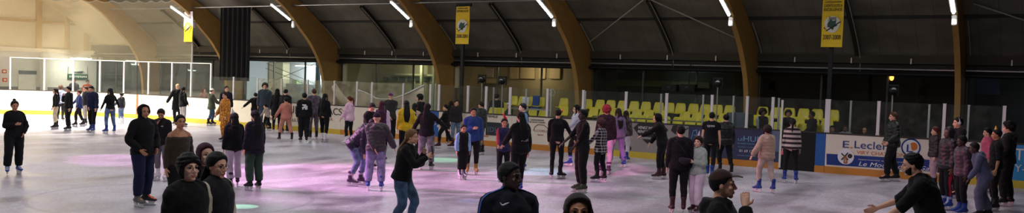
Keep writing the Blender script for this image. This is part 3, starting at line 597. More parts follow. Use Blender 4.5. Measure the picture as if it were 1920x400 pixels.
# ---- stands and seats
for i,(y0,y1,z) in enumerate([(30.029,30.737,.62),(30.737,31.445,.8),(31.445,32.198,1.1)]):
    g=Geo();g.box(-20.6,-4.6,y0,y1,0,z);obj('stand_tier',g,m_conc,label=['front','middle','back'][i]+' grey concrete step of the seating stand',category='step',group='seating stand steps')
m_seat=mat('yellow seat plastic',(214,196,28),.35,.08,4,spec=.5)
def seat_mesh():
    g=Geo();prof=[(-.36,.02),(-.34,-.02),(-.2,-.03),(-.06,-.02),(0,.06),(.04,.2),(.07,.34),(.075,.38)]
    hw=[.19,.2,.21,.21,.21,.2,.175,.14];V=[]
    for off in (0,.02):
        for (y,z),h in zip(prof,hw):
            for i in range(7):
                u=-1+2*i/6;c_=.03*u*u;V.append((u*h,y-(c_ if z>.05 else 0)+off,z+(c_ if z<=.05 else 0)-off*.5))
    n=len(prof);f=[]
    for j in range(n-1):
        for i in range(6):
            q=(j*7+i,j*7+i+1,(j+1)*7+i+1,(j+1)*7+i);f.append(q);f.append(tuple(a+n*7 for a in q[::-1]))
    rim=[(j*7) for j in range(n)]+[((n-1)*7+i) for i in range(1,7)]+[(j*7+6) for j in range(n-2,-1,-1)]+[i for i in range(5,0,-1)]
    for a,b2 in zip(rim,rim[1:]+rim[:1]): f.append((a,b2,b2+n*7,a+n*7))
    g.add(V,f);return g.mesh('seat')
sm=seat_mesh();gb=Geo();gb.box(-.025,.025,-.2,-.12,-.42,-.03);gb.box(-.12,.12,-.22,-.1,-.44,-.42);bm_=gb.mesh('bracket')
def seat(x,row,lab=None):
    Y=[30.516,31.224,31.932][row];z=[1.06,1.25,1.53][row]
    s=link('stadium_seat',sm,m_seat,None,True,label=lab or ['yellow plastic seat in the front row of the stand','yellow plastic seat in the middle row of the stand','yellow plastic seat in the back row of the stand'][row],category='seat',group='yellow stadium seats');s.location=(x,Y,z)
    link('bracket',bm_,m_black,s)
def pxs(row,L):
    Y=[30.516,31.224,31.932][row]
    for px in L: seat(float(onY(px,[220,210,197][row]+.05*(px-1200),Y)[0]),row)
pxs(2,[963,980,997,1014,1057,1102,1125,1145,1167,1189,1211,1235,1255,1276,1300,1322,1345,1368,1430,1455,1480,1507,1532,1562])
pxs(1,[945,1057,1113,1133,1153,1172,1194,1216,1237,1284,1307,1331,1357,1411,1440,1470,1498,1525,1551])
pxs(0,[924,937,998,1018,1160,1180,1201,1223,1247,1271,1294,1317,1341,1455,1482,1506,1532])
g=Geo();sp_=onY(1262,208,31.224)
def drape(px,w_,py0,m,lab,Y=31.755):
    p=onY(px,py0,Y);g=Geo();N=6;V=[]
    for off in (0,.03):
        for j in range(7):
            for i in range(N+1): V.append((-w_/2+w_*i/N+.01*math.sin(j),off-.02*j*.3+.012*math.sin(i*2.2+j*.7),-.09*j))
    n=N+1;q=[(j*n+i,j*n+i+1,(j+1)*n+i+1,(j+1)*n+i) for j in range(6) for i in range(N)];k=7*n
    g.add(V,q+[tuple(a+k for a in f[::-1]) for f in q]+[(i,k+i,k+i+1,i+1) for i in range(N)]+[(j*n,(j+1)*n,k+(j+1)*n,k+j*n) for j in range(6)]+[(j*n+N,k+j*n+N,k+(j+1)*n+N,(j+1)*n+N) for j in range(6)])
    o_=obj('draped_jacket',g,m,smooth=True,label=lab,category='jacket');o_.location=(float(p[0]),Y-.12,float(p[2]))
drape(988,.34,182,m_pw,'white jacket draped over a back row yellow seat');drape(1008,.32,180,mat('blue cloth',(36,70,140),.8),'blue jacket draped over a back row yellow seat')
# sign disc and rail in the stand
p=onY(1035,174,30.516);r=empty('round_sign',tuple(map(float,p)),0,label='round white ring sign behind the panes above the yellow seats',category='sign')
g=Geo();a=np.linspace(0,2*np.pi,24,endpoint=False);g.tube([(math.cos(q)*.13,0,math.sin(q)*.13) for q in np.linspace(0,2*np.pi,25)],[.022]*25,6);obj('ring',g,m_rod,r);g=Geo();g.tube([(0,0,-.13),(0,0,-1.4)],[.012]*2,6);obj('stem',g,m_rod,r);g=Geo();g.box(-.03,.03,-.01,.01,-.06,.06);obj('mark',g,m_rod,r)
a=onY(955,203,30.074);q=onY(1032,208,30.074);r=empty('bench_rail',(0,0,0),0,label='pale horizontal rail in front of the left yellow seats',category='rail')
g=Geo();g.box(float(a[0]),float(q[0]),30.056,30.118,float(a[2])-.03,float(a[2])+.03);obj('bar',g,m_rod,r)
for x in (float(a[0])+.1,float(q[0])-.1): g=Geo();g.tube([(x,30.091,.6),(x,30.091,float(a[2]))],[.02]*2,6);obj('leg',g,m_rod,r)
a=onY(1110,226,29.985);q=onY(1325,236,29.985);g=Geo();g.tube([(float(a[0]),30.029,1.33),(float(q[0]),30.029,1.33)],[.022]*2,8)
for x in np.linspace(float(a[0]),float(q[0]),6): g.tube([(x,30.029,0),(x,30.029,1.33)],[.018]*2,6)
obj('stand_railing',g,mat('grey rail',(110,108,104),.5,.1,3),label='low grey railing in front of the yellow seats',category='railing')
thing_box('step_block',1364,1402,212,243,30.251,.6,mat('blue grey steps',(84,92,104),.7,.1,2),'blue-grey step block in the gap between the two seat groups','step')
# stage projectors on stands
def projector(px,py,Y,lab,tilt=0.,pole=True,zf=0.):
    p=onY(px,py,Y);r=empty('stage_projector',(float(p[0]),Y,zf),.3,label=lab,category='spotlight',group='black stage projectors');z=float(p[2])-zf
    g=Geo();g.tube([(0,.1,z-.05),(0,-.02,z),(0,-.17,z+.02)],[.08,.13,.11],12,sub=2);obj('head',g,m_black,r,True)
    g=Geo();g.tube([(0,-.17,z+.02),(0,-.185,z+.02)],[.08,.075],12);obj('lens',g,mat('lens glass',(150,160,160),.1),r)
    g=Geo();g.box(-.16,-.13,-.04,.04,z-.15,z+.17);g.box(.13,.16,-.04,.04,z-.15,z+.17);g.box(-.16,.16,-.05,.05,z+.15,z+.2);obj('yoke',g,m_black,r)
    g=Geo();g.tube([(0,0,.0),(0,0,z-.12)],[.02]*2,8);obj('pole',g,m_rod,r);g=Geo();[g.tube([(0,0,.35),(.35*math.cos(q),.35*math.sin(q),0)],[.012]*2,6) for q in (0,2.1,4.2)];obj('tripod',g,m_black,r)
    return np.array((float(p[0]),Y,float(p[2])))
PJ=[projector(904,150,29.72,'black stage projector on a stand, left one of the pair near the centre banner'),projector(942,153,29.72,'black stage projector on a stand, right one of the pair near the centre banner'),projector(1346,157,29.72,'black stage projector on a stand left of the second arch from the right'),projector(1674,171,29.72,'black stage projector on a stand above the tall man')]
# sagging tarpaulin behind the left panes
ctrl=[(668,168),(690,176),(710,186),(735,185),(760,177),(795,160)]
top=[onY(a,b2,30.251+.02*i) for i,(a,b2) in enumerate(ctrl)];top=resamp(np.array(top),6);bot=top.copy();bot[:,2]=1.0;g=Geo();n=len(top);V=[]
for off in (0,.04):
    for j in range(7):
        for i in range(n):
            u=j/6;q=top[i]*(1-u)+bot[i]*u;V.append((q[0],q[1]+off+.09*math.sin(i*.55+u*4)*u+.15*u,q[2]))
q=[(j*n+i,j*n+i+1,(j+1)*n+i+1,(j+1)*n+i) for j in range(6) for i in range(n-1)];k=7*n
g.add(V,q+[tuple(a+k for a in f[::-1]) for f in q]+[(i,i+1,k+i+1,k+i) for i in range(n-1)]);tp=obj('tarpaulin',g,mat('dirty white sheet',(206,190,166),.8,.2,2,.3,6),smooth=True,label='crumpled off-white sheet sagging behind the scuffed panes',category='sheet')
g=Geo();g.tube(top,[.035]*n,8);obj('hem_rope',g,m_post,tp,True)
ctrl=[(626,160),(632,172),(642,186),(655,194),(668,196)];top=np.array([onY(a,b2,30.428) for a,b2 in ctrl]);g=Geo();g.tube(top,[(.16,.05),(.2,.05),(.2,.05),(.14,.05),(.1,.05)],8,side=(0,0,1),sub=4);obj('hose',g,mat('dirty white sheet',(206,190,166),.8,.2,2,.3,6),smooth=True,label='loose off-white fabric roll curving down behind the panes',category='fabric roll')
# ================================================================ people
def rx(a): c,s=math.cos(a),math.sin(a);return np.array([[1,0,0],[0,c,-s],[0,s,c]])
def ry(a): c,s=math.cos(a),math.sin(a);return np.array([[c,0,s],[0,1,0],[-s,0,c]])
def rzm(a): c,s=math.cos(a),math.sin(a);return np.array([[c,-s,0],[s,c,0],[0,0,1]])
def ik(a,b,l1,l2,pole):
    a=np.array(a,float);b=np.array(b,float);d=b-a;L=np.linalg.norm(d);d/=L+1e-9
    if L>l1+l2-.004: L=l1+l2-.004;b=a+d*L
    L=max(L,abs(l1-l2)+.01)
    x=(l1*l1-l2*l2+L*L)/(2*L);h=math.sqrt(max(l1*l1-x*x,0));p=np.array(pole,float);p-=d*(p@d);p/=np.linalg.norm(p)+1e-9
    return a+d*x+p*h,b
SKIN={'light':(222,170,142),'pale':(232,186,160),'tan':(186,132,98),'brown':(112,74,54),'dark':(66,44,36)}
HAIRC={'black':(15,13,13),'dark':(36,26,22),'brown':(74,50,34),'blonde':(112,80,50),'red':(90,30,30),'auburn':(84,36,30),'grey':(96,92,90),'purple':(58,20,36)}
def cloth_mat(rgb,kind=None,rgb2=None):
    key=('cloth',tuple(rgb),kind,rgb2)
    if key in MC: return MC[key]
    nm={'denim':'denim','puffer':'quilted nylon','knit':'knit','plaid':'plaid','stripe':'striped knit','giraffe':'spotted plush','camo':'mottled print',None:'cotton cloth'}.get(kind,'cloth')
    m,t,b,o=base(nm);tc=nn(t,'ShaderNodeTexCoord');c=lin(rgb);sp=nn(t,'ShaderNodeSeparateXYZ');t.links.new(tc.outputs['Object'],sp.inputs[0])
    nz=nn(t,'ShaderNodeTexNoise');nz.inputs['Detail'].default_value=4;t.links.new(tc.outputs['Object'],nz.inputs[0])
    b.inputs['Roughness'].default_value=.85 if kind!='puffer' else .45;b.inputs['Specular IOR Level'].default_value=.2 if kind!='puffer' else .4;b.inputs['Sheen Weight'].default_value=.15 if sum(rgb)>120 else .04
    c2=lin(rgb2) if rgb2 else None
    if kind=='denim':
        nz.inputs['Scale'].default_value=9;col=ramp(t,[(.35,tuple(x*.6 for x in c)),(.65,tuple(min(1,x*1.5) for x in c))],nz.outputs['Fac'])
    elif kind=='giraffe':
        v=nn(t,'ShaderNodeTexVoronoi',feature='DISTANCE_TO_EDGE');v.inputs['Scale'].default_value=11;t.links.new(tc.outputs['Object'],v.inputs['Vector']);col=ramp(t,[(.0,c2),(.09,c2),(.12,c)],v.outputs['Distance'])
    elif kind=='camo':
        nz.inputs['Scale'].default_value=12;col=ramp(t,[(.45,c),(.55,c2)],nz.outputs['Fac'])
    elif kind=='plaid':
        a=mth(t,'LESS_THAN',mth(t,'FRACT',mth(t,'MULTIPLY',sp.outputs[0],14.)),.32);q=mth(t,'LESS_THAN',mth(t,'FRACT',mth(t,'MULTIPLY',sp.outputs[2],14.)),.32)
        col=ramp(t,[(0,c),(.5,tuple((x+y)/2 for x,y in zip(c,c2))),(.9,c2)],mth(t,'MULTIPLY',mth(t,'ADD',a,q),.5))
    elif kind=='stripe':
        q=mth(t,'FRACT',mth(t,'MULTIPLY',sp.outputs[2],8.));col=ramp(t,[(0,c),(.45,c),(.5,c2),(.95,c2),(1,c)],q)
    else:
        nz.inputs['Scale'].default_value=6;col=ramp(t,[(.3,tuple(x*.82 for x in c)),(.7,tuple(min(1,x*1.15) for x in c))],nz.outputs['Fac'])
    t.links.new(col,b.inputs['Base Color'])
    n2=nn(t,'ShaderNodeTexNoise');n2.inputs['Scale'].default_value=26;n2.inputs['Detail'].default_value=5;t.links.new(tc.outputs['Object'],n2.inputs[0]);bp=nn(t,'ShaderNodeBump');bp.inputs['Strength'].default_value=.35;bp.inputs['Distance'].default_value=.012;t.links.new(n2.outputs['Fac'],bp.inputs['Height']);t.links.new(bp.outputs[0],b.inputs['Normal'])
    MC[key]=m;return m
def hair_mat(c):
    key=('hair',c)
    if key in MC: return MC[key]
    m,t,b,o=base(c+' hair');tc=nn(t,'ShaderNodeTexCoord');mp=nn(t,'ShaderNodeMapping');mp.inputs['Scale'].default_value=(60,60,3);t.links.new(tc.outputs['Object'],mp.inputs[0])
    nz=nn(t,'ShaderNodeTexNoise');nz.inputs['Scale'].default_value=1.5;nz.inputs['Detail'].default_value=3;t.links.new(mp.outputs[0],nz.inputs[0]);k=lin(HAIRC[c])
    t.links.new(ramp(t,[(.3,tuple(x*.6 for x in k)),(.7,tuple(min(1,x*1.5) for x in k))],nz.outputs['Fac']),b.inputs['Base Color']);b.inputs['Roughness'].default_value=.6;b.inputs['Specular IOR Level'].default_value=.2
    bp=nn(t,'ShaderNodeBump');bp.inputs['Strength'].default_value=.5;bp.inputs['Distance'].default_value=.01;t.links.new(nz.outputs['Fac'],bp.inputs['Height']);t.links.new(bp.outputs[0],b.inputs['Normal'])
    MC[key]=m;return m
def skin_mat(s):
    key=('skin',s)
    if key in MC: return MC[key]
    c=lin(SKIN[s]);m,t,b,o=base(s+' skin');tc=nn(t,'ShaderNodeTexCoord');nz=nn(t,'ShaderNodeTexNoise');nz.inputs['Scale'].default_value=14;t.links.new(tc.outputs['Object'],nz.inputs[0])
    t.links.new(ramp(t,[(.3,tuple(x*.9 for x in c)),(.7,(min(1,c[0]*1.08),c[1],c[2]*.97))],nz.outputs['Fac']),b.inputs['Base Color']);b.inputs['Roughness'].default_value=.5;b.inputs['Subsurface Weight'].default_value=.0
    MC[key]=m;return m
# ---- skates (one mesh set per colouring)
SKC={'black':((24,22,24),(190,186,190),None),'blue':((40,66,140),(214,210,214),(30,50,120)),'white':((226,218,222),(205,205,208),None),'tan':((150,116,56),(190,186,180),None),'grey':((96,92,88),(196,192,190),None),'orange':((34,30,32),(200,196,196),(236,84,40)),'purple':((70,48,72),(206,196,206),(180,160,190)),'maroon':((62,34,42),(205,196,200),None),'blackblade':((22,20,22),(40,38,40),None),'green':((60,66,52),(200,196,190),None),'bluew':((44,70,150),(225,222,225),(150,160,190)),'pink':((200,120,140),(214,206,212),None),'whitepurple':((206,190,204),(190,186,190),(70,50,80))}
SKM={}
def skate_set(col):
    if col in SKM: return SKM[col]
    bc,hc,ac=SKC[col]
    g=Geo()
    g.tube([(0,-.02,.335),(0,-.025,.30),(0,-.025,.26),(0,-.02,.20),(0,-.01,.155)],[(.056,.062),(.052,.060),(.047,.055),(.047,.062),(.046,.075)],14,side=(1,0,0),sub=2)
    g.tube([(0,-.095,.135),(0,-.06,.14),(0,.0,.14),(0,.07,.128),(0,.13,.116),(0,.175,.108)],[(.034,.035),(.042,.045),(.042,.05),(.046,.038),(.043,.03),(.028,.02)],14,side=(1,0,0),sub=2)
    g.tube([(0,-.015,.2),(0,.045,.165),(0,.09,.14)],[(.036,.03),(.036,.028),(.035,.02)],12,side=(1,0,0),sub=2)
    boot=remesh(g,'boot',.008,2)
    C=mcent(boot);mi=np.zeros(len(C),int)
    if ac: mi[((C[:,2]>.255)&(C[:,2]<.30))|((C[:,1]>.02)&(C[:,2]>.13)&(np.abs(C[:,0])<.03))]=1
    boot.materials.append(mat(col+' boot',bc,.45,.12,10));boot.materials.append(mat(col+' tongue',ac or bc,.5,.1,6));setmat(boot,mi)
    g=Geo();g.prism([(-.10,.105),(-.105,.09),(-.075,.04),(-.10,.028),(.15,.028),(.125,.045),(.16,.085),(.165,.1),(.02,.1),(.03,.085),(.05,.05),(-.01,.05),(-.03,.085),(-.03,.105)],'x',-.014,.014)
    hold=g.mesh('holder');hold.materials.append(mat(col+' holder',hc,.4,.05,4))
    g=Geo();g.prism([(-.115,.03),(-.12,.015),(-.09,0.),(.13,0.),(.165,.012),(.175,.03)],'x',-.003,.003);bl=g.mesh('blade');bl.materials.append(mat('skate steel',(190,190,195),.25,.03,4,metal=.9))
    SKM[col]=(boot,hold,bl);return SKM[col]
def add_skate(root,col,pos,yaw,pitch,k):
    b,h,l=skate_set(col);o=bpy.data.objects.new('ice_skate',b);COL.objects.link(o);o.parent=root;o.scale=(k*1.12,k*1.06,1)
    o.location=pos;o.rotation_euler=(pitch,0,yaw)
    for n_,me in (('blade_holder',h),('blade',l)):
        c=bpy.data.objects.new(n_,me);COL.objects.link(c);c.parent=o
    return o
# ---- star shaped shells for hair, hoods and hats
def star(g,c,R,rfun,nth=30,nph=44,M=None):
    th=np.linspace(0,np.pi,nth+2)[1:-1];ph=np.linspace(0,2*np.pi,nph,endpoint=False)
    D=[(0,0,1)]+[(math.sin(t)*math.cos(p),math.sin(t)*math.sin(p),math.cos(t)) for t in th for p in ph]+[(0,0,-1)]
    D=np.array(D);az=np.degrees(np.arctan2(np.abs(D[:,0]),D[:,1]));el=np.degrees(np.arcsin(D[:,2]))
    R=np.array(R);rad=1/np.sqrt(((D/R)**2).sum(1));rad=rfun(rad,az,el,D);V=D*rad[:,None]+np.array(c)
    if M is not None: V=V@M[0].T+M[1]
    n=nph;m=nth;f=[]
    for j in range(n):
        k=(j+1)%n;f.append((0,1+j,1+k))
        for i in range(m-1): f.append((1+i*n+j,1+(i+1)*n+j,1+(i+1)*n+k,1+i*n+k))
        f.append((1+(m-1)*n+j,1+m*n,1+(m-1)*n+k))
    g.add(V,f)
def sm(x,a,b): 
    t=np.clip((x-a)/(b-a),0,1);return t*t*(3-2*t)
def hairline(az): return np.interp(az,[0,12,30,48,62,76,92,108,180],[35,32,27,13,-6,-20,-24,-50,-62])
ARM={ # hand targets (side, forward, up) in body units, side is outwards
 'down':(.27,.04,.80),'relax':(.25,.12,.84),'fwd':(.24,.42,1.05),'low':(.32,.25,.88),'out':(.66,.10,1.10),'outlow':(.50,.10,.92),'outback':(.40,-.30,1.0),'pocket':(.18,.15,1.07),'phone':(.02,.40,1.34),
 'face':(.04,.20,1.50),'chest':(.02,.20,1.30),'back':(.02,-.20,1.02),'hip':(.21,-.02,1.0),'reach':(.12,.62,1.20),'up':(.2,.35,1.55),'cross':(-.06,.24,1.12),'belly':(.03,.22,1.02),'knee':(.14,.30,.70),'lowfwd':(.15,.40,.92)}
def person(label,x=None,yf=None,yt=None,phi=0,pos=None,H=None,skin='light',sex='f',hair='short',hc='dark',hk={},top=((20,20,22),'jacket'),sleeve=None,bottom=((20,20,22),None),bw=0.,
           skate='black',L='down',R='down',feet=((-.12,0,0,8),(.12,0,0,-8)),lean=0,slean=0,head=(0,-7),hat=None,kid=False,near=0,crouch=0.,neckw='hood',glasses=False,extra=None,build=1.07,group=None,seated=False,twist=0,tkind=None,pk=None,noskates=False,band=None,ztop=None):
    # -- place and size
    if pos is None:
        if yf is None:
            zt_=(H*(1-(1-math.cos(math.radians(lean)))*.45)+.12-crouch) if ztop is None else ztop;P=onZ(x,yt,zt_)
        else: P=onZ(x,yf)
        P=np.array((P[0],P[1],0.))
        if yt is not None:
            d=ray(x,yt);s=(P[:2]@P[:2])/(d[:2]@P[:2]) ;ztop=CH+d[2]*s
        else: ztop=H+.1
    else: P=np.array(pos,float);ztop=P[2]+(H or 1.7)+.09
    Ht=H if H else ztop-.12-({'afro':.05,'curly':.03,'topbun':.07}.get(hair,.012) if not (hat and hat[0]=='cone') else .02)
    vw=P[:2]/np.linalg.norm(P[:2]);tc_=-vw;rt=np.array((vw[1],-vw[0]));ph=math.radians(phi);fd=math.cos(ph)*tc_+math.sin(ph)*rt
    rz=math.atan2(-fd[0],fd[1])
    c0=math.cos(math.radians(lean))
    if not H: Ht=Ht/(1-(1-c0)*.45)+crouch*.95
    k=Ht/1.75;hs=1.0 if k>.92 else (k+ (1-k)*.55)/k      # children: larger head
    root=empty('person',tuple(map(float,P)),rz,label=label,category='person',group=group)
    vox=[.013,.0095,.0054][near];cv=[.017,.013,.010][near]
    # -- skeleton
    sw=(.175 if sex=='m' else .155)*build;so=.09*k if not noskates else 0.
    so=.12 if not noskates else .02
    ank=[];
    for i,(fx,fy,fz,yaw) in enumerate(feet):
        ank.append(np.array((fx*k,fy*k-.02,fz*k+so+.075*k)))
    lt,ls=.44*k,.42*k
    pz=(.86 if not seated else .40)*k+so+.075*k-(0 if seated else 0)-crouch*k
    py=-math.sin(math.radians(lean))*.10*k
    if not seated:
        for i,a in enumerate(ank):
            hx=(-.09,.09)[i]*k*build;d=math.hypot(a[0]-hx,a[1]-py);L2=(lt+ls)**2-d*d
            pz=min(pz,a[2]+math.sqrt(max(L2,.04))-.003) if a[2]<so+.075*k+.05 else pz
    if pos is not None and seated: pz=(.45*k)
    pel=np.array((0,py,pz))
    Tm=rzm(math.radians(twist))@rx(-math.radians(lean))@ry(math.radians(slean))
    def T(v): return pel+Tm@(np.array(v,float)*k)
    sh=[T((-sw,0,.465)),T((sw,0,.465))];hips=[pel+np.array((-.09*k*build,0,0)),pel+np.array((.09*k*build,0,0))]
    knee=[];
    for i in (0,1):
        kn,a2=ik(hips[i],ank[i],lt,ls,(0.15*(-1,1)[i],1,0.1));knee.append(kn);ank[i]=a2
    hands=[];elb=[];hdir=[]
    for i,A in enumerate((L,R)):
        sgn=(-1,1)[i];a=ARM[A] if isinstance(A,str) else A
        tgt=np.array((sgn*a[0],a[1],a[2]))*k;tgt[2]+=so-.12+.12*0+ (pz-(.935*k+so)) ;tgt[1]+=py
        pole=(sgn*.5,-1,-.35) if a[2]<1.2 else (sgn*.8,-.4,-1)
        if A=='back': pole=(sgn*1,-.6,0)
        if A in('pocket','hip'): pole=(sgn*1,-.9,0)
        e,h=ik(sh[i],tgt,.295*k,.265*k,pole);elb.append(e);hands.append(h);fdv=h-e;fdv/=np.linalg.norm(fdv)
        hdir.append(fdv)
    hc0=T((0,.02,.69))
    Hm=rzm(math.radians(-head[0]))@rx(math.radians(head[1])) ;Hm=rzm(math.radians(twist))@rx(-math.radians(lean*.35))@Hm
    nb=T((0,-.005,.545));hk_=k*hs;hc0=nb+(hc0-nb)*(1 if hs==1 else 1.02)
    def HT(v): return hc0+Hm@(np.array(v,float)*hk_)
    HM=(Hm*hk_,hc0)
    # -- body mesh
    g=Geo()
    tr=[(-.10,.13,.10),(0,.158 if sex=='m' else .168,.112),(.10,.142 if sex=='m' else .135,.10),(.19,.14 if sex=='m' else .122,.095),(.31,.160 if sex=='m' else .145,.112),(.41,.168 if sex=='m' else .148,.108),(.48,.135,.085),(.53,.07,.062),(.58,.052,.055)]
    g.tube([T((0,0,a)) for a,_,_ in tr],[(b_*k*build,c*k*build) for _,b_,c in tr],16,side=(1,0,0),sub=2)
    for i in (0,1):
        ms=k*(1 if sex=='m' else .9)
        g.tube([T((.03*(-1,1)[i],-.008,.56)),T((sw*.55*(-1,1)[i],-.005,.515)),sh[i]],[.035*k,.042*k,.05*k],10,sub=2);g.tube([T((sw*(-.55,.55)[i],0,.485)),sh[i],(sh[i]+elb[i])/2,elb[i],elb[i]*.55+hands[i]*.45,hands[i]],[.05*ms,.052*ms,.043*ms,.036*ms,.036*ms,(.026*ms,.023*ms)],10,sub=2)
        g.tube([hips[i]+(0,0,.02*k),hips[i]*.6+knee[i]*.4,knee[i],knee[i]*.65+ank[i]*.35,ank[i]],[.088*k,.078*k,.052*k,.052*k,.034*k],12,sub=2)
        g.tube([ank[i],ank[i]+rzm(math.radians(feet[i][3]))@np.array((0,.08,-.045))*k,ank[i]+rzm(math.radians(feet[i][3]))@np.array((0,.15,-.05))*k],[.034*k,.034*k,.022*k],8)
        # hand: palm, four fingers, thumb
        d=hdir[i];A=(L,R)[i];A_=A if isinstance(A,str) else 'x';hp=hands[i];sgn=(-1,1)[i]
        if A_ in('down','relax','outlow','low','hip'): d=d*.8+np.array((0,.15,-.25));d/=np.linalg.norm(d)
        # palm normal: towards the body / down
        inn=np.array((-sgn,0,0.)) if abs(d[0])<.8 else np.array((0,0,-1.))
        if A_ in('fwd','reach','out','lowfwd'): inn=np.array((0,0,-1.))
        if abs(inn@d)>.9: inn=np.array((0,1.,0))
        nrm=inn-d*(inn@d);nrm/=np.linalg.norm(nrm);wd=np.cross(d,nrm)
        if wd@np.array((0,1,.3))<0 and abs(d[2])>.4: wd=-wd
        elif abs(d[2])<=.4 and wd@np.array((-sgn,0,.6))<0: wd=-wd
        hh=k*(1.0 if sex=='m' else .9);pm=hp+d*.045*hh
        g.tube([hp,hp+d*.03*hh,hp+d*.07*hh,hp+d*.092*hh],[(.024*hh,.018*hh),(.034*hh,.016*hh),(.040*hh,.015*hh),(.038*hh,.012*hh)],10,side=tuple(wd),sub=2)
        curl={'fist':1.1}.get(A_,.45 if A_ not in('face','phone') else .75)
        for q,(off,ln) in enumerate([(.030,.070),(.0105,.078),(-.0105,.073),(-.030,.058)]):
            b0=hp+d*.088*hh+wd*off*hh;pts=[b0-d*.01];cd_=d.copy();p_=b0
            for s_ in range(3):
                an=curl*(.35+.5*s_);v=d*math.cos(an)+nrm*math.sin(an);v=v+wd*off*1.6;v/=np.linalg.norm(v);p_=p_+v*ln*hh*(.42,.32,.26)[s_];pts.append(p_)
            g.tube(pts,[.0098*hh,.0096*hh,.0088*hh,.0075*hh],7)
        tb=hp+d*.025*hh+wd*.026*hh;v1=wd*.75+d*.6+nrm*.25;v1/=np.linalg.norm(v1);v2=d*.85+wd*.3+nrm*.35;v2/=np.linalg.norm(v2)
        g.tube([tb-wd*.012,tb+v1*.032*hh,tb+v1*.032*hh+v2*.03*hh,tb+v1*.032*hh+v2*.052*hh],[.013*hh,.0125*hh,.011*hh,.008*hh],7)
    # head
    E=lambda c,r,n=18: g.ell(HT(c),(1,1,1) if False else tuple(np.array(r)*hk_),n,rot=Hm)
    E((0,-.012,.022),(.077,.097,.094),22);E((0,.026,-.03),(.061,.066,.078),20);E((0,.066,-.098),(.024,.022,.018));E((0,.0,-.06),(.060,.058,.048))
    E((-.031,.042,-.055),(.025,.030,.032));E((.031,.042,-.055),(.025,.030,.032));E((-.040,.064,-.028),(.021,.019,.019));E((.040,.066,-.028),(.021,.019,.019))
    g.tube([HT(v) for v in((0,.088,.012),(0,.101,-.012),(0,.111,-.03),(0,.100,-.040))],[.009*hk_,.010*hk_,.013*hk_,.009*hk_],8);E((-.012,.097,-.034),(.009,.009,.008),8);E((.012,.097,-.034),(.009,.009,.008),8)
    g.tube([HT(v) for v in((-.05,.070,.018),(-.028,.083,.026),(0,.084,.022),(.028,.083,.026),(.05,.070,.018))],[.008*hk_]*5,8)
    E((0,.090,-.061),(.024,.011,.006),12);E((0,.087,-.073),(.020,.011,.0075),12)
    for s_ in (-1,1): E((s_*.079,-.008,-.008),(.010,.019,.031),12)
    g.tube([nb-(0,0,.03*k),nb,HT((0,-.018,-.05)),HT((0,-.012,-.01))],[(.062*k,.06*k),(.053*k,.055*k),(.050*k,.054*k),(.045*k,.05*k)],14,side=(1,0,0),sub=2)
    body=remesh(g,'body',vox,3 if near else 2,.45)
    # face colouring by region
    C=(mcent(body)-hc0)@np.linalg.inv(HM[0]).T;mi=np.zeros(len(C),int)
    lip=((C[:,0]/.021)**2+((C[:,2]+.067)/.0095)**2<1)&(C[:,1]>.08);brow=(near<2)&(np.abs(C[:,2]-.024-.0*C[:,0])<.004)&(np.abs(np.abs(C[:,0])-.031)<.019)&(C[:,1]>.05)
    mi[lip]=1;mi[brow]=2
    if not near: mi[((np.abs(C[:,0])-.031)/.015)**2+(C[:,2]/.008)**2<1]=np.where(C[((np.abs(C[:,0])-.031)/.015)**2+(C[:,2]/.008)**2<1][:,1]>.04,2,0)
    sc=SKIN[skin];body.materials.append(skin_mat(skin));body.materials.append(mat('lips',(int(sc[0]*.82),int(sc[1]*.62),int(sc[2]*.62)),.45,.05));body.materials.append(hair_mat(hc if hc in('black','dark','brown') else 'dark'))
    setmat(body,mi);body.name='body';bo=link('body',body,[],root)
    if near==2:
        for s_ in (-1,1):
            g=Geo();g.tube([HT((s_*.013,.0905,.0235)),HT((s_*.024,.0895,.028)),HT((s_*.036,.0835,.030)),HT((s_*.050,.0725,.024))],[(.0022*hk_,.003*hk_),(.003*hk_,.0038*hk_),(.0028*hk_,.0032*hk_),(.0012*hk_,.0015*hk_)],8,sub=3);obj('eyebrow',g,hair_mat('black'),root,True)
    if near:
        for s_ in (-1,1):
            g=Geo();g.ell((0,0,0),.0135*hk_,22);e=obj('eye',g,[mat('eye white',(168,160,152),.3,.02),mat('iris',(44,28,20),.15,.05)],root,True);cc=mcent(e.data);setmat(e.data,(cc[:,1]>.0108*hk_).astype(int));e.location=HT((s_*.031,.0695,.001));e.rotation_euler=Matrix(Hm.tolist()).to_euler()
            g=Geo();g.tube([HT((s_*(.031+a),.0835-abs(a)*.25,.0085-a*a*22)) for a in(-.015,-.008,0,.008,.015)],[.0022*hk_]*5,6);obj('lash',g,hair_mat('black'),root,True)
    if glasses:
        g=Geo()
        for s_ in (-1,1):
            g.tube([HT((s_*.034+.024*math.cos(a),.099-abs(s_*.034+.024*math.cos(a))*.12,.0+.021*math.sin(a))) for a in np.linspace(0,2*math.pi,19)],[.0018*hk_]*19,6)
            g.tube([HT((s_*.058,.09,.004)),HT((s_*.08,.05,.006)),HT((s_*.086,-.01,.0))],[.0016*hk_]*3,5)
        g.tube([HT((-.01,.098,.004)),HT((0,.1,.007)),HT((.01,.098,.004))],[.0016*hk_]*3,5);obj('glasses',g,mat('glasses wire',(70,56,50),.3,.05,metal=.6),root,True)
    # -- hair
    hooded=neckw=='hoodup'
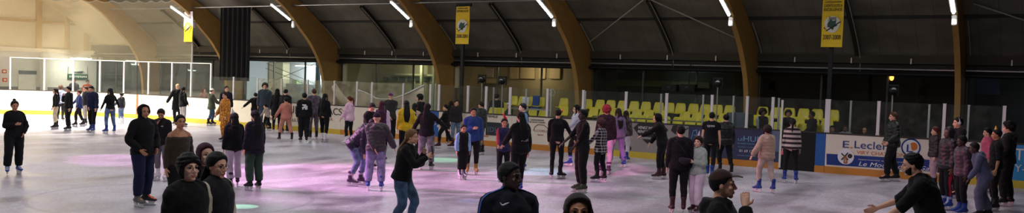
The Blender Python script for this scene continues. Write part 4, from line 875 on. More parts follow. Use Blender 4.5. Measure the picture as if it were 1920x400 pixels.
    if hair and not hooded:
        g=Geo();th={'short':.012,'buzz':.008,'medium':.020,'curly':.045,'afro':.065,'slick':.010,'long':.017,'longback':.016,'pony':.012,'bun':.011,'topbun':.011,'bob':.026,'fringe':.022}[hair]
        th=min(th,.006) if (hat and hat[0] in('cap','beanie')) else th
        noise=0 if (hat and hat[0] in('cap','beanie')) else .010 if hair in('curly','afro') else (.004 if hair in('short','medium','bob','fringe') else .001);ph_=RNG.uniform(0,6,3)
        def rf(rad,az,el,D):
            hl=hairline(az)-(14 if hair in('fringe','bob') else 0);w=sm(el,hl-4,hl+5)
            nz=noise*(np.sin(D[:,0]*17+ph_[0])*np.sin(D[:,1]*19+ph_[1])+np.sin(D[:,2]*21+ph_[2]))
            t_=.003+th*(1-.30*(el<0)+.2*(el>30)) if hair not in('curly','afro') else th*np.ones_like(el)
            return rad*(1-w)*.80+w*(rad+t_+nz)
        star(g,(0,-.012,.022),(.079,.099,.096),rf,34,48,HM)
        if hair in('curly','afro'):
            for _ in range(46):
                v=RNG.normal(size=3);v/=np.linalg.norm(v);az=math.degrees(math.atan2(abs(v[0]),v[1]));el=math.degrees(math.asin(v[2]))
                if el<hairline(az)+4: continue
                g.ell(HT(np.array((0,-.012,.022))+v*(np.array((.079,.099,.096))+th*.85)),.019*hk_,8)
        ln={'long':.46,'longback':.50}.get(hair,0);ln=hk.get('len',ln)
        up=np.array((0,0,-1.))
        if hair in('long','longback'):
            bk=HT((0,-.075,.02));td=-Tm[:,2]*.5+up*.5;bkd=-Tm[:,1]
            g.tube([bk,HT((0,-.098,-.06)),T((0,-.135,.44)),T((0,-.15,.44))+up*.12*k,T((0,-.14,.44))+up*(ln-.18)*k],[(.07*k,.035*k),(.088*k,.035*k),(.105*k,.032*k),(.10*k,.028*k),(.06*k,.014*k)],14,side=tuple(Tm[:,0]),sub=3)
            if hair=='long':
                for s_ in (-1,1):
                    g.tube([HT((s_*.062,.02,.06)),HT((s_*.083,.03,-.0)),HT((s_*.084,.022,-.09)),T((s_*.085,.10,.44)),T((s_*.08,.125,.30))],[.020*k,.022*k,.024*k,(.030*k,.018*k),(.018*k,.010*k)],10,sub=3)
        if hair=='pony':
            g.ell(HT((0,-.115,.05)),.028*hk_,10);g.tube([HT((0,-.11,.05)),HT((0,-.165,.03)),HT((0,-.18,-.06)),HT((0,-.175,-.15))+up*.02,HT((0,-.165,-.28))],[.02*k,.032*k,.034*k,.030*k,.012*k],10,sub=3)
        if hair=='bun': g.ell(HT((0,-.125,.03)),(.045*hk_,.035*hk_,.042*hk_),14)
        if hair=='topbun': g.ell(HT((0,-.07,.135)),(.040*hk_,.040*hk_,.034*hk_),14)
        if hair in('slick','bun','pony') : pass
        if hair=='bob':
            for s_ in (-1,1): g.tube([HT((s_*.07,.02,.04)),HT((s_*.088,.02,-.03)),HT((s_*.08,.03,-.09))],[.025*k,.026*k,.015*k],10,sub=2)
        me=remesh(g,'hair',max(.007,vox*.95),1,.4);link('hair',me,hair_mat(hc),root)
    # -- top
    tc,tk=top[0],top[1];tmat=cloth_mat(tc,tkind or ('puffer' if tk=='puffer' else None),top[2] if len(top)>2 else None)
    ease={'slim':.014,'tee':.020,'jacket':.034,'hoodie':.040,'puffer':.056,'coat':.040,'offshoulder':.012,'vest':.034,'onesie':.05}[tk]
    hem={'slim':-.03,'tee':-.07,'jacket':-.09,'hoodie':-.09,'puffer':-.10,'coat':-.34,'offshoulder':-.06,'vest':-.10,'onesie':-.1}[tk];hem=hk.get('hem',hem)
    g=Geo();zs=[hem] if hem<-.12 else [];tz=[]
    if hem<-.12: tz+= [(hem,.19+(.0),.155),(hem*.5,.185,.145)]
    tz+=[(max(hem,-.09),.178,.128),(0,.178,.128),(.10,.150,.108),(.2,.150,.108),(.31,.163,.116),(.41,.170,.112),(.475,.140,.092),(.525,.078,.07),(.55,.062,.062)]
    if tk=='offshoulder': tz=tz[:-3]+[(.44,.165,.098)]
    N=sorted(tz);P_=np.array([T((0,0,a)) for a,_,_ in N]);R_=np.array([((b_+ease)*k*build,(c+ease)*k*build) for _,b_,c in N]);sb=4 if tk in('puffer',) or tkind=='puffer' else 2
    P2,R2=resamp(P_,sb*2 if sb==4 else sb),resamp(R_,sb*2 if sb==4 else sb)
    if sb==4:
        zz=(P2-pel)@Tm[:,2]/k;R2=R2+(.010*k*np.abs(np.sin(zz*math.pi/.085))-.005*k)[:,None]
    g.tube(P2,R2,20,side=tuple(Tm[:,0]))
    sl=hk.get('sleeve',1.0 if tk!='tee' else .30)
    for i in (0,1):
        e_=ease*.7*k;ms=k*(1 if sex=='m' else .9);pp=[T(((-1,1)[i]*sw*.5,0,.47)),sh[i],(sh[i]+elb[i])/2,elb[i],(elb[i]+hands[i])/2,hands[i]*.96+elb[i]*.04]
        if tk!='offshoulder': g.tube([T((.035*(-1,1)[i],-.008,.548)),T((sw*.55*(-1,1)[i],-.006,.512)),sh[i]+Tm[:,2]*.012*k],[(.040)*k+e_*.6,.044*k+e_,.052*k+e_],12,sub=2)
        if tk=='offshoulder': pp[0]=sh[i]*.9+elb[i]*.1;pp[1]=sh[i]*.8+elb[i]*.2
        rr=[.058*ms+e_,.059*ms+e_,.050*ms+e_,.045*ms+e_,.043*ms+e_,.032*ms+e_*.8]
        if sl<1: 
            nkeep=3 if sl<.4 else 5;pp=pp[:nkeep];rr=rr[:nkeep]
            if sl>=.4: pp[-1]=elb[i]*.8+hands[i]*.2
        pa,ra=resamp(np.array(pp),4),resamp(np.array([(r_,r_) for r_ in rr]),4)
        if sb==4: ra=ra+(.007*k*np.abs(np.sin(np.arange(len(ra))*1.4)))[:,None]
        g.tube(pa,ra,12)
    if neckw in('hood','hoodup','collar','high','fur'):
        if neckw in('hood','fur'):
            g.tube([T((.075*math.cos(a)*1.15,-.02-.085*math.sin(a)-(.02 if math.sin(a)>0 else 0),.535+.012*math.sin(a)-.03*(math.sin(a)<0))) for a in np.linspace(-.9,math.pi+.9,15)],[.030*k]*15,8);g.ell(T((0,-.125,.48)),(.105*k,.05*k,.075*k),14,rot=Tm)
        if neckw in('high','collar'): g.tube([T((0,-.005,.50)),T((0,0,.56 if neckw=='collar' else .60))],[(.085*k,.082*k),(.066*k,.068*k)],14,side=tuple(Tm[:,0]))
        if hooded:
            def rf(rad,az,el,D):
                open_=(1-sm(az,38,52))*sm(el,-62,-48)*(1-sm(el,38,50));return rad*(1-open_)+open_*rad*.55
            star(g,(0,-.02,.02),(.113,.136,.130),rf,30,44,HM);g.tube([T((0,-.02,.47)),T((0,-.02,.56)),HT((0,-.04,-.08))],[(.11*k,.10*k),(.088*k,.09*k),(.085*hk_,.09*hk_)],14,side=(1,0,0),sub=2)
    me=remesh(g,'garment',cv if sb==2 else cv*.85,2,.4)
    V=mverts(me);Nn=mnorm(me);fr=RNG.uniform(0,6,4)
    amp=.0035*k if tk not in('slim','offshoulder') else .003*k
    w=np.sin(V[:,2]*52+V[:,0]*22+fr[0])*np.sin(V[:,0]*23+V[:,1]*17+fr[1])+.6*np.sin(V[:,2]*70+V[:,1]*31+fr[2])*np.sin(V[:,0]*41+fr[3])
    setv(me,V+Nn*(w*amp)[:,None])
    mats=[tmat]
    if sleeve is not None:
        mats.append(cloth_mat(sleeve));C=mcent(me);dmin=np.full(len(C),9.)
        for i in (0,1):
            for a,b_ in ((sh[i],elb[i]),(elb[i],hands[i])):
                ab=b_-a;tt_=np.clip(((C-a)@ab)/(ab@ab),0 if a is not sh[i] else .02,1);dmin=np.minimum(dmin,np.linalg.norm(C-a-ab*tt_[:,None],axis=1))
        lx=np.abs(((C-pel)@Tm[:,0])/k)
        mi=((dmin<(.062+ease)*k*1.08)&((lx>.155*build)|(dmin<.05*k))).astype(int);mats_=mats;me.materials.clear()
        for m_ in mats: me.materials.append(m_)
        setmat(me,mi)
    nm_={'slim':'top','tee':'t_shirt','jacket':'jacket','hoodie':'hoodie','puffer':'puffer_jacket','coat':'coat','offshoulder':'off_shoulder_top','vest':'vest','onesie':'onesie'}[tk]
    if not me.materials: 
        for m_ in mats: me.materials.append(m_)
    to=link(nm_,me,mats,root)
    # -- trousers
    bc=bottom[0];bk_=bottom[1] if len(bottom)>1 else None;bmat=cloth_mat(bc,bk_,bottom[2] if len(bottom)>2 else None)
    g=Geo();bag={'slim':.004,'reg':.018,'baggy':.036,'flare':.018}[pk or 'reg']
    g.tube([pel+np.array((0,0,-.10*k)),pel,T((0,0,.06)),T((0,0,.10))],[(.13*k*build,.105*k),(.168*k*build,.118*k),(.155*k*build,.110*k),(.145*k*build,.105*k)],16,side=(1,0,0),sub=2)
    for i in (0,1):
        end=ank[i]+(knee[i]-ank[i])*(.30 if not noskates else .03);be={'flare':.085,'baggy':.075,'reg':.058,'slim':.044}[pk or 'reg']*k
        if pk in('flare','baggy'): end=ank[i]+(knee[i]-ank[i])*.08
        if not noskates and pk not in('flare','baggy'): be=max(be,.058)
        if not noskates: be=max(be,.078) if pk in('flare','baggy') else be
        hf=(hips[i]*.45+knee[i]*.55)
        g.tube([hips[i]+(0,0,.01),hips[i]*.75+knee[i]*.25,hf,knee[i],(knee[i]+end)/2,end],[.098*k+bag*.6,.094*k+bag,.080*k+bag,.062*k+bag,(.058*k+be)/2+bag*.7,be],14,sub=3)
    me=remesh(g,'garment',cv,2,.4);V=mverts(me);Nn=mnorm(me);w=np.sin(V[:,2]*30+V[:,0]*20+fr[1])*np.sin(V[:,1]*26+V[:,2]*9+fr[2])
    setv(me,V+Nn*(w*.005*k)[:,None])
    if band is not None:
        me.materials.append(bmat);me.materials.append(cloth_mat(band));C=mcent(me);pn=np.empty(len(me.polygons)*3);me.polygons.foreach_get('normal',pn);pn=pn.reshape(-1,3);setmat(me,((np.abs(pn[:,0])>.93)&(np.abs(C[:,0])>.06)).astype(int))
    link('trousers' if bk_!='denim' else 'jeans',me,bmat,root)
    # -- skates
    for i in (0,1):
        f_=feet[i];col=skate if isinstance(skate,str) else skate[i]
        if noskates:
            g=Geo();a=ank[i];Rz=rzm(math.radians(f_[3]));g.tube([a+(0,-.05,-.05),a+Rz@np.array((0,.03,-.055)),a+Rz@np.array((0,.12,-.065)),a+Rz@np.array((0,.17,-.07))],[.04,.045,.04,.025],10,sub=2);obj('shoe',g,mat('shoe',(40,40,42),.6),root,True);continue
        p_=ank[i]-np.array((0,-.02,so+.075*k));ptc=-(math.radians(26) if f_[2]>.03 else 0)
        if f_[2]>.03: p_=p_+np.array((0,-.03,.02))
        add_skate(root,col,(float(p_[0]),float(p_[1]),float(max(p_[2],0))),math.radians(f_[3]),ptc,max(k,.8))
    # -- hats
    if hat:
        hn,hcol=hat[0],hat[1];hm=cloth_mat(hcol) if hn!='cone' else mat('party foil',hcol,.25,.2,30,metal=.5)
        if hn=='beanie':
            g=Geo();star(g,(0,-.014,.026),(.088,.108,.108),lambda rad,az,el,D:np.where(el>np.interp(az,[0,60,100,180],[22,16,2,-8]),rad*1.02,rad*.80),26,36,HM);link('beanie',remesh(g,'beanie',.010,2),hm,root)
        if hn=='cap':
            g=Geo();star(g,(0,-.014,.026),(.092,.113,.108),lambda rad,az,el,D:np.where(el>np.interp(az,[0,60,100,180],[24,20,10,4]),rad,rad*.80),26,36,HM);link('cap',remesh(g,'cap',.009,2),hm,root)
            g=Geo();g.tube([HT((0,.07,.072)),HT((0,.12,.075)),HT((0,.165,.066))],[(.072*k,.007),(.068*k,.006),(.045*k,.005)],16,side=tuple(Hm[:,0]),sub=3);obj('brim',g,hm,root,True)
        if hn=='cone':
            g=Geo();o_=hat[2] if len(hat)>2 else (0,-.01,.11);dd=hat[3] if len(hat)>3 else (0,0,.20);a=np.array(o_);b_=a+np.array(dd);g.tube([HT(a+(b_-a)*t_) for t_ in(0,.33,.66,.97)],[.05*hk_,.034*hk_,.018*hk_,.003],14);obj('party_hat',g,hm,root,True)
        if hn=='band':
            g=Geo();g.tube([HT((.092*math.cos(a),.092*math.sin(a)*1.15-.01,.055)) for a in np.linspace(0,2*math.pi,21)],[(.012*hk_,.012*hk_)]*21,8);obj('headband',g,hm,root,True)
        if hn=='phones':
            g=Geo();g.tube([HT((.1*math.cos(a),-.01,.0+.125*math.sin(a)+.0)) for a in np.linspace(0,math.pi,13)],[.009*hk_]*13,8);g.ell(HT((.098,-.005,-.005)),(.02*hk_,.035*hk_,.04*hk_),12,rot=Hm);g.ell(HT((-.098,-.005,-.005)),(.02*hk_,.035*hk_,.04*hk_),12,rot=Hm);obj('headphones',g,mat('headphone grey',(196,180,196),.35),root,True)
        if hn=='horn':
            g=Geo();b2=HT((-.02,.0,.11));g.tube([b2,b2+Hm@np.array((.03,.0,.06)),b2+Hm@np.array((.07,.0,.15))],[.05*hk_,.03*hk_,.004],12);obj('party_hat',g,mat('red foil',hcol,.3,.2,20,metal=.3),root,True)
    if extra: extra(root,T,HT,hands,hdir,k,Tm,HM,elb)
    return root
from mathutils.bvhtree import BVHTree
def garment_tree(root):
    for ch in root.children:
        if ch.name.split('.')[0] in('jacket','hoodie','t_shirt','top','vest','coat','puffer_jacket'):
            me=ch.data;return BVHTree.FromPolygons([v.co.copy() for v in me.vertices],[tuple(p.vertices) for p in me.polygons])
def drape_on(V,tree,out,lift=.004,flat=None):
    # lay points on the garment: cast each from outside, against the outward direction
    R=[];o=Vector(tuple(map(float,out))).normalized()
    for p in V:
        p=Vector(tuple(map(float,p)));h,n,_,_2=tree.ray_cast(p+o*.35,-o,.7);R.append(tuple((h if h else p)+o*lift))
    return np.array(R)
def prnt(size,m,z=.36,y=-1,s=None,w=.2,dx=0,bulge=.155,nm='print'):
    # lettering or a printed block on the back (y=-1) or chest (y=1)
    def f(root,T,HT,hands,hdir,k,Tm,HM,elb):
        tree=garment_tree(root);out=Tm[:,1]*y;side=Tm[:,0]*(1 if y<0 else -1);up=Tm[:,2];c0=T((dx,0,z))
        if s:
            o_=text(nm,s,1,m,(0,0,0),parent=root,extrude=0);V=mverts(o_.data);V[:,0]-=(V[:,0].min()+V[:,0].max())/2;V[:,0]*=w*k/(V[:,0].max()-V[:,0].min());V[:,1]*=size*k/.7
            o_.rotation_euler=(0,0,0);P=c0+V[:,0:1]*side+V[:,1:2]*up;setv(o_.data,drape_on(P,tree,out))
        else:
            g=Geo();h=size*k;W=w*k
            for a in range(4):
                for b_ in range(4):
                    if (a*3+b_*5)%7==3: continue
                    x0=-W/2+W*a/4+.003;x1=x0+W/4-.006;z0=-h/2+h*b_/4+.003;z1=z0+h/4-.005
                    P=np.array([c0+x_*side+z_*up for x_,z_ in((x0,z0),(x1,z0),(x1,z1),(x0,z1))]);Q=drape_on(P,tree,out,.006);g.add(np.vstack([Q-out*.012,Q]),[(0,3,2,1),(4,5,6,7),(0,1,5,4),(1,2,6,5),(2,3,7,6),(3,0,4,7)])
            obj(nm,g,m,root)
    return f
def track_top(root,T,HT,hands,hdir,k,Tm,HM,elb):
    tree=garment_tree(root)
    for s_ in (-1,1):
        e_=elb[(0,1)[s_>0]];P=resamp(np.array([T((.055*s_,0,.56)),T((.11*s_,0,.53)),T((.165*s_,0,.49)),e_*.35+T((.175*s_,0,.465))*.65,e_]),5);out=np.array([Tm[:,2]]*1)[0]
        Q=[]
        for q,p in enumerate(P):
            u=min(1,q/10);o_=Tm[:,2]*(1-u)+Tm[:,0]*s_*u+Tm[:,1]*.25;Q.append(drape_on([p],tree,o_,.003)[0])
        g=Geo();g.tube(Q,[(.014*k,.004*k)]*len(Q),8,side=tuple(Tm[:,1]));obj('shoulder_stripe',g,mat('blue stripe',(52,84,160),.6),root,True)
    P=resamp(np.array([T((.02,0,.375)),T((.012,0,.358)),T((-.002,0,.358)),T((-.05,0,.378))]),4)[::-1]+Tm[:,0]*.105*k+Tm[:,2]*.105*k
    Q=drape_on(P,tree,Tm[:,1],.003);n=len(Q);g=Geo();g.tube(Q,[(.002+.006*math.sin(math.pi*min(1,i/(n-1)*1.2)**.7) if i<n-1 else .001,.003) for i in range(n)],8,side=tuple(Tm[:,2]));obj('chest_mark',g,m_pw,root,True)
def held(name,m,i,dims,label,cat,off=(0,0,0)):
    def f(root,T,HT,hands,hdir,k,Tm,HM,elb):
        h=hands[i]+hdir[i]*.11*k;g=Geo();g.box(-dims[0]/2,dims[0]/2,-dims[1]/2,dims[1]/2,-dims[2]/2,dims[2]/2)
        Rz=Matrix.Rotation(root.rotation_euler.z,4,'Z');w=Vector(root.location)+Rz@Vector(h+np.array(off))
        o_=obj(name,g,m,bevel=.004,label=label,category=cat);o_.location=w;o_.rotation_euler=(.2,0,root.rotation_euler.z)
    return f
# ================================================================ who is where
BK=(17,16,18);BK2=(26,24,27);NV=(20,22,34)
W=lambda *a,**k:person(*a,**k)
S=[(-.12,.0,0,8),(.12,0,0,-8)];WK=[(-.11,.20,0,6),(.12,-.22,.0,-10)];WK2=[(-.11,-.22,0,10),(.12,.20,0,-6)];LIFT=[(-.11,.12,0,6),(.12,-.34,.16,-8)];GL=[(-.16,.02,0,14),(.16,-.05,0,-14)];FR=[(-.10,.06,0,10),(.10,-.05,0,-10)]
# ---- far left cluster
W('woman with a top bun in a black jacket standing alone at the left edge',26,328,183,phi=12,hair='topbun',hc='black',top=(BK,'jacket'),skate='bluew',neckw='none',L='pocket',R='chest',near=1,pk='baggy',skin='tan',feet=[(-.13,-.1,0,10),(.16,.05,0,-12)])
W('girl in a black top and cream trousers gliding left ahead of a dark couple',104,243,166,phi=-80,hair='long',hc='dark',top=(BK,'slim'),bottom=((214,196,164),None),neckw='none',L='outlow',R='relax',feet=FR)
W('person in a black hoodie and black trousers raising a hand to the mouth',128,246,162,phi=-70,hair='short',hc='black',top=(BK,'hoodie'),L='down',R='face',sex='m',feet=FR,pk='baggy')
W('person in a pale patterned top skating behind the pair at left',113,228,160,phi=160,hair='bob',hc='brown',top=((150,156,176),'jacket',(110,116,140)),tkind='camo',L='face')
W('child in a blue jacket and black leggings striding left',148,238,168,phi=-75,hair='medium',hc='brown',top=((40,52,104),'jacket'),feet=WK,L='low',R='fwd',neckw='collar')
W('person in a dark top and grey trousers skating beside the navy hoodie',160,235,162,phi=-60,hair='short',hc='dark',top=(BK2,'jacket'),bottom=((150,142,136),None),sex='m',feet=FR)
W('person in a navy hoodie looking down, black trousers and blue skates',173,249,160,phi=-35,hair='short',hc='black',top=((28,30,60),'hoodie'),sex='m',skate='blue',L='low',R='belly',feet=[(-.13,.12,0,10),(.15,-.1,0,-20)],head=(0,-18),lean=8)
W('woman with long black hair, black top and blue jeans reaching left',206,251,165,phi=-150,hair='long',hc='black',top=(BK,'slim'),bottom=((84,104,140),'denim'),skate='blue',L='low',R=(.5,.15,1.05),feet=GL)
W('small child in a dark puffer with a fur hood beside the red line',227,233,174,phi=-130,hair='bun',hc='black',top=(NV,'puffer'),bottom=((88,110,140),'denim'),skate='white',neckw='fur',kid=True,L='fwd')
W('blond person in a long black coat standing by the far barrier',332,236,157,phi=-160,hair=None,hat=('beanie',(188,164,120)),top=(BK,'coat'),sex='m',L='outlow')
W('woman with long black hair, black jacket and pale trousers by the far barrier',342,238,163,phi=120,hair='long',hc='black',top=(BK,'jacket'),bottom=((188,182,176),None),R='pocket')
W('man in a white cap and olive coat holding hands by the far barrier',396,236,165,phi=100,hair='short',hc='dark',hat=('beanie',(222,216,206)),top=((62,66,50),'coat'),bottom=((52,70,94),'denim'),sex='m',L='fwd',R='fwd',feet=[(-.2,.1,0,10),(.2,-.15,0,-10)],hk={'hem':-.2})
W('person in an orange spotted onesie facing left',421,266,171,phi=-60,hair='short',hc='dark',top=((214,146,50),'onesie',(150,84,28)),tkind='giraffe',bottom=((214,146,50),'giraffe',(150,84,28)),pk='baggy',L='relax',R='low',hk={'hem':-.25},neckw='hood',feet=[(-.08,.1,0,5),(.1,-.2,0,-5)])
W('dark haired person in a navy jacket behind the spotted onesie',423,243,161,phi=20,hair='short',hc='dark',top=(NV,'jacket'),sex='m')
W('person in black stretching one arm out to the left by the barrier',478,243,174,phi=-170,hair='short',hc='black',top=(BK,'hoodie'),L='out',R='fwd',sex='m',feet=FR)
W('tall person with big curly hair in a blue-grey jacket by the barrier',495,244,155,phi=0,hair='curly',hc='dark',top=((52,62,72),'jacket'),sex='m',bottom=((60,70,86),'denim'))
W('small child in a pale jacket and black trousers leaning between grown-ups',500,246,195,phi=-120,hair='short',hc='black',top=((176,162,148),'jacket'),kid=True,feet=[(-.25,.1,0,10),(.25,-.1,0,-10)],L='fwd',R='out',lean=12)
W('woman with long dark hair in black behind the pink tracksuit',518,248,166,phi=170,hair='long',hc='black',top=(BK,'coat'))
W('person in a dark jacket just right of the long haired woman by the faded letters',534,250,167,phi=150,hair='short',hc='black',top=(BK2,'jacket'),sex='m')
W('girl in a peach pink tracksuit skating away',535,266,181,phi=-165,hair='bun',hc='black',top=((186,120,104),'hoodie'),bottom=((196,132,116),None),feet=[(-.24,.08,0,6),(.24,-.1,0,-6)],L='outlow',R='relax')
W('person in a black hoodie with a white print on the back',569,268,174,phi=-172,hair='medium',hc='black',top=(BK,'hoodie'),sex='m',feet=FR,extra=prnt(.20,m_pw,.30,-1,None,.20),pk='baggy')
W('tall brown haired man in a grey patterned outfit',587,262,166,phi=-165,hair='short',hc='brown',top=((92,82,92),'jacket',(66,58,68)),tkind='camo',bottom=((88,80,88),None),sex='m')
W('girl with long black hair all in black with white skates',607,267,175,phi=155,hair='long',hc='black',top=(BK,'slim'),skate='white',bottom=(BK,None),feet=FR)
W('girl in a pale pink hoodie with a red-brown ponytail facing left',654,273,180,phi=-125,hair='pony',hc='auburn',top=((220,180,200),'hoodie'),pk='slim',skate='white',L='low',R='chest',feet=FR)
W('hooded man in black with dark blue trousers and one orange-laced skate',266,388,195,phi=38,hair='buzz',hc='black',top=(BK,'hoodie'),bottom=((24,30,60),None),skate=('orange','grey'),neckw='hoodup',sex='m',near=2,L='pocket',R='pocket',head=(12,0),skin='tan',feet=[(-.15,-.06,0,26),(.13,.06,0,-2)],pk='baggy')
W('man in a black jacket bowing his head beside the hooded man',303,340,204,phi=-30,hair='short',hc='black',top=(BK2,'jacket'),bottom=((112,100,112),None),skate='white',sex='m',near=1,L='relax',R='face',head=(-20,-28),skin='tan',neckw='high',lean=6,extra=prnt(.05,m_pw,.38,1,'o',.05,-.09,.14))
W('woman in an off-shoulder brown top with slicked back hair',337,None,215,H=1.66,phi=30,hair='bun',hc='black',top=((58,48,38),'offshoulder'),near=2,skin='tan',head=(8,2),L='relax',R='down',neckw='none')
W('woman in round glasses and a black coat in the left foreground',352,None,290,H=1.64,phi=42,hair='bob',hc='black',top=(BK,'coat'),near=2,glasses=True,head=(14,6),skin='pale',neckw='collar',L='relax')
W('woman with long dark hair half hidden between two women in glasses',384,None,269,H=1.62,phi=35,hair='long',hc='purple',top=((36,36,60),'jacket'),near=2,head=(10,4),skin='pale',neckw='none')
W('woman in wire glasses and a black padded vest over cream sleeves',405,None,286,H=1.64,phi=52,hair='longback',hc='black',top=(BK2,'vest'),sleeve=(200,192,166),near=2,glasses=True,head=(8,-4),skin='light',neckw='high',L='relax',R='relax')
W('girl with long black hair, black coat, pale trousers and silver party hat',437,352,210,phi=-165,hair='long',hc='black',top=(BK,'coat'),bottom=((196,178,196),None),skate='purple',near=1,pk='flare',hk={'hem':-.12},feet=[(-.12,-.16,0,5),(.14,.12,0,-18)],hat=('cone',(180,180,186),(-.03,-.02,.09),(-.02,0,.16)))
W('girl with long dark hair, navy jacket, green trousers and black skates',476,358,207,phi=-150,hair='longback',hc='black',top=((26,22,34),'coat'),bottom=((44,66,52),None),skate='black',near=1,hk={'hem':-.16},pk='baggy',L='down',R='relax')
# ---- centre
W('man in a black jacket with short dark hair looking down at centre left',690,318,192,phi=50,hair='short',hc='black',top=(BK,'jacket'),sex='m',L='belly',R='belly',head=(30,-35),skin='tan',near=1,lean=6)
W('person in a dark purple jacket and faded jeans bending forward',666,349,None,H=1.66,phi=75,hair='short',hc='black',top=((34,24,44),'puffer'),bottom=((104,110,146),'denim'),skate='purple',lean=42,L='belly',R='knee',near=1,feet=[(-.14,.12,0,0),(.14,-.06,0,-10)],crouch=.06,head=(0,10))
W('person in a magenta and dark bomber jacket and lilac jeans seen from behind',703,358,211,phi=178,hair=None,hat=('beanie',(34,22,34)),top=((56,42,52),'puffer'),bottom=((132,118,160),'denim'),skate='bluew',sex='m',L='back',R='outlow',near=1,pk='baggy',feet=[(-.17,.0,0,5),(.15,-.05,0,-8)])
W('girl with long dark hair and white sleeves behind the bomber jacket',713,305,189,phi=170,hair='longback',hc='purple',top=((60,30,60),'vest'),sleeve=(196,182,196))
W('person in a purple beanie and dark grey jacket near the sheet',730,272,174,phi=-175,hair=None,hat=('beanie',(104,40,110)),top=((50,46,46),'jacket'),sex='m',L='back',R='face',pk='baggy')
W('girl in a mustard yellow sweater with long black hair',759,302,188,phi=-170,hair='longback',hc='black',top=((196,166,26),'hoodie'),L='relax',R='pocket',neckw='none',near=1)
W('girl in a beige cardigan between the yellow sweater and the black jacket',775,292,194,phi=165,hair='long',hc='black',top=((168,146,124),'jacket'),bottom=(BK2,None))
W('woman in black with dark hair facing left behind the yellow sweater',785,283,176,phi=-95,hair='bob',hc='black',top=(BK,'jacket'))
W('woman in a black jacket and grey jeans with one arm stretched right',798,318,193,phi=172,hair='longback',hc='black',top=(BK,'jacket'),bottom=((104,98,104),'denim'),R='out',L='outlow',near=1,feet=GL,skate='black',pk='baggy')
W('woman with long brown hair in jeans holding up a phone',752,444,None,H=1.64,phi=75,hair='longback',hc='blonde',top=(BK,'jacket'),bottom=((64,88,116),'denim'),L=(.03,.36,1.47),R=(.05,.44,1.42),near=2,crouch=.06,lean=12,head=(5,2),neckw='none',hk={'hem':-.04},extra=held('smartphone',m_black,1,(.072,.010,.145),'black smartphone held up by the long haired woman in jeans','phone',(0,.0,.05)),feet=[(-.1,.12,0,0),(.12,-.14,0,-6)])
W('woman all in black in profile with pinkish skates near the blue gate',834,279,195,phi=-95,hair='bun',hc='black',top=(BK,'jacket'),skate='maroon',L='fwd',R='low',feet=[(-.1,.26,0,0),(.1,-.28,0,0)],crouch=.03)
W('woman in a dark jacket and blue jeans behind the woman in profile',853,273,187,phi=20,hair='medium',hc='dark',top=((42,36,38),'jacket'),bottom=((92,110,130),'denim'))
W('girl with long dark hair in a dark coat left of the blue jeans',843,271,190,phi=160,hair='long',hc='black',top=(BK2,'jacket'))
W('boy in a black vest with light blue sleeves facing the camera',866,337,234,phi=20,hair='buzz',hc='black',top=(BK,'vest'),sleeve=(130,168,206),skate='whitepurple',kid=True,sex='m',near=1,skin='tan',neckw='collar',feet=[(-.06,.0,0,10),(.10,.02,0,-6)])
W('boy in a bright blue jacket standing behind the boy in the vest',884,328,201,phi=5,hair='short',hc='black',top=((34,58,116),'jacket'),skate='tan',sex='m',near=1,R='chest',skin='tan',neckw='collar')
W('man in a dark green jacket and khaki trousers facing left',900,291,190,phi=-120,hair='short',hc='dark',top=((36,44,40),'puffer'),bottom=((112,104,84),None),skate='black',sex='m',neckw='hood')
W('child in a navy shirt with red sleeves and a red party hat',942,341,222,phi=10,hair='short',hc='black',top=((32,34,70),'slim'),sleeve=(150,40,58),hat=('horn',(220,40,50)),near=1,skin='tan',R='fwd',L='outlow',neckw='none',hk={'hem':-.14})
W('woman in black with long dark hair, white lettering and bright blue skates',972,364,208,phi=-150,hair='longback',hc='black',top=(BK,'hoodie'),skate='blue',near=1,neckw='none',extra=prnt(.07,m_pw,.16,-1,'Ahri',.2,.04,.15),feet=[(-.10,.0,0,10),(.12,.16,0,-8)],L='fwd')
W('dark haired person in blue-grey sleeves lit pink behind the woman in black',977,319,193,phi=-70,hair='short',hc='black',top=(BK2,'jacket'),sleeve=(90,100,120),bottom=((80,90,110),'denim'),R='low',L='outlow',skate='bluew',skin='pale')
W('man in a black sweater and black trousers reaching right',1042,336,203,phi=170,hair='short',hc='black',top=(BK,'slim'),sex='m',near=1,R=(.42,.2,1.05),L='relax',skate='black',neckw='collar',feet=[(-.12,.0,0,20),(.12,.06,0,-40)],hat=('cone',(200,110,60),(.07,.02,.06),(.05,.03,.1)),pk='slim')
W('tall man in a black t-shirt and loose black trousers at centre right',1089,362,204,phi=-70,hair='short',hc='black',top=(BK,'tee'),sex='m',near=1,skin='dark',R='fwd',L='belly',skate='green',pk='baggy',glasses=True,neckw='none',hk={'sleeve':.55})
W('woman with a pale lit face and white jacket behind the tall man',1078,312,194,phi=-80,hair='long',hc='black',top=((188,186,200),'jacket'),skate='bluew',L='fwd',feet=WK,skin='pale')
W('child with curly hair in a black and white plaid shirt',1124,342,222,phi=-120,hair='curly',hc='dark',top=((26,24,26),'jacket',(176,168,176)),tkind='plaid',near=1,skin='brown',feet=GL,L='fwd',neckw='none',hk={'hem':-.16})
W('person with dark red curly hair in a black hoodie and pale trousers',1133,327,196,phi=175,hair='curly',hc='red',top=(BK,'hoodie'),bottom=((186,160,178),None),skate='purple',near=1,build=1.08)
W('girl in a lilac outfit with long brown hair and one pink skate',1156,314,202,phi=-150,hair='long',hc='dark',top=((120,96,132),'hoodie'),bottom=((124,104,150),None),skate=('pink','blue'),pk='flare',feet=[(-.2,.1,0,0),(.2,-.1,0,-10)],L='belly')
W('girl with long hair and white trousers beside the lilac outfit',1170,304,208,phi=160,hair='long',hc='dark',top=((54,44,46),'jacket',(92,80,78)),tkind='camo',bottom=((196,186,196),None),skate='blue')
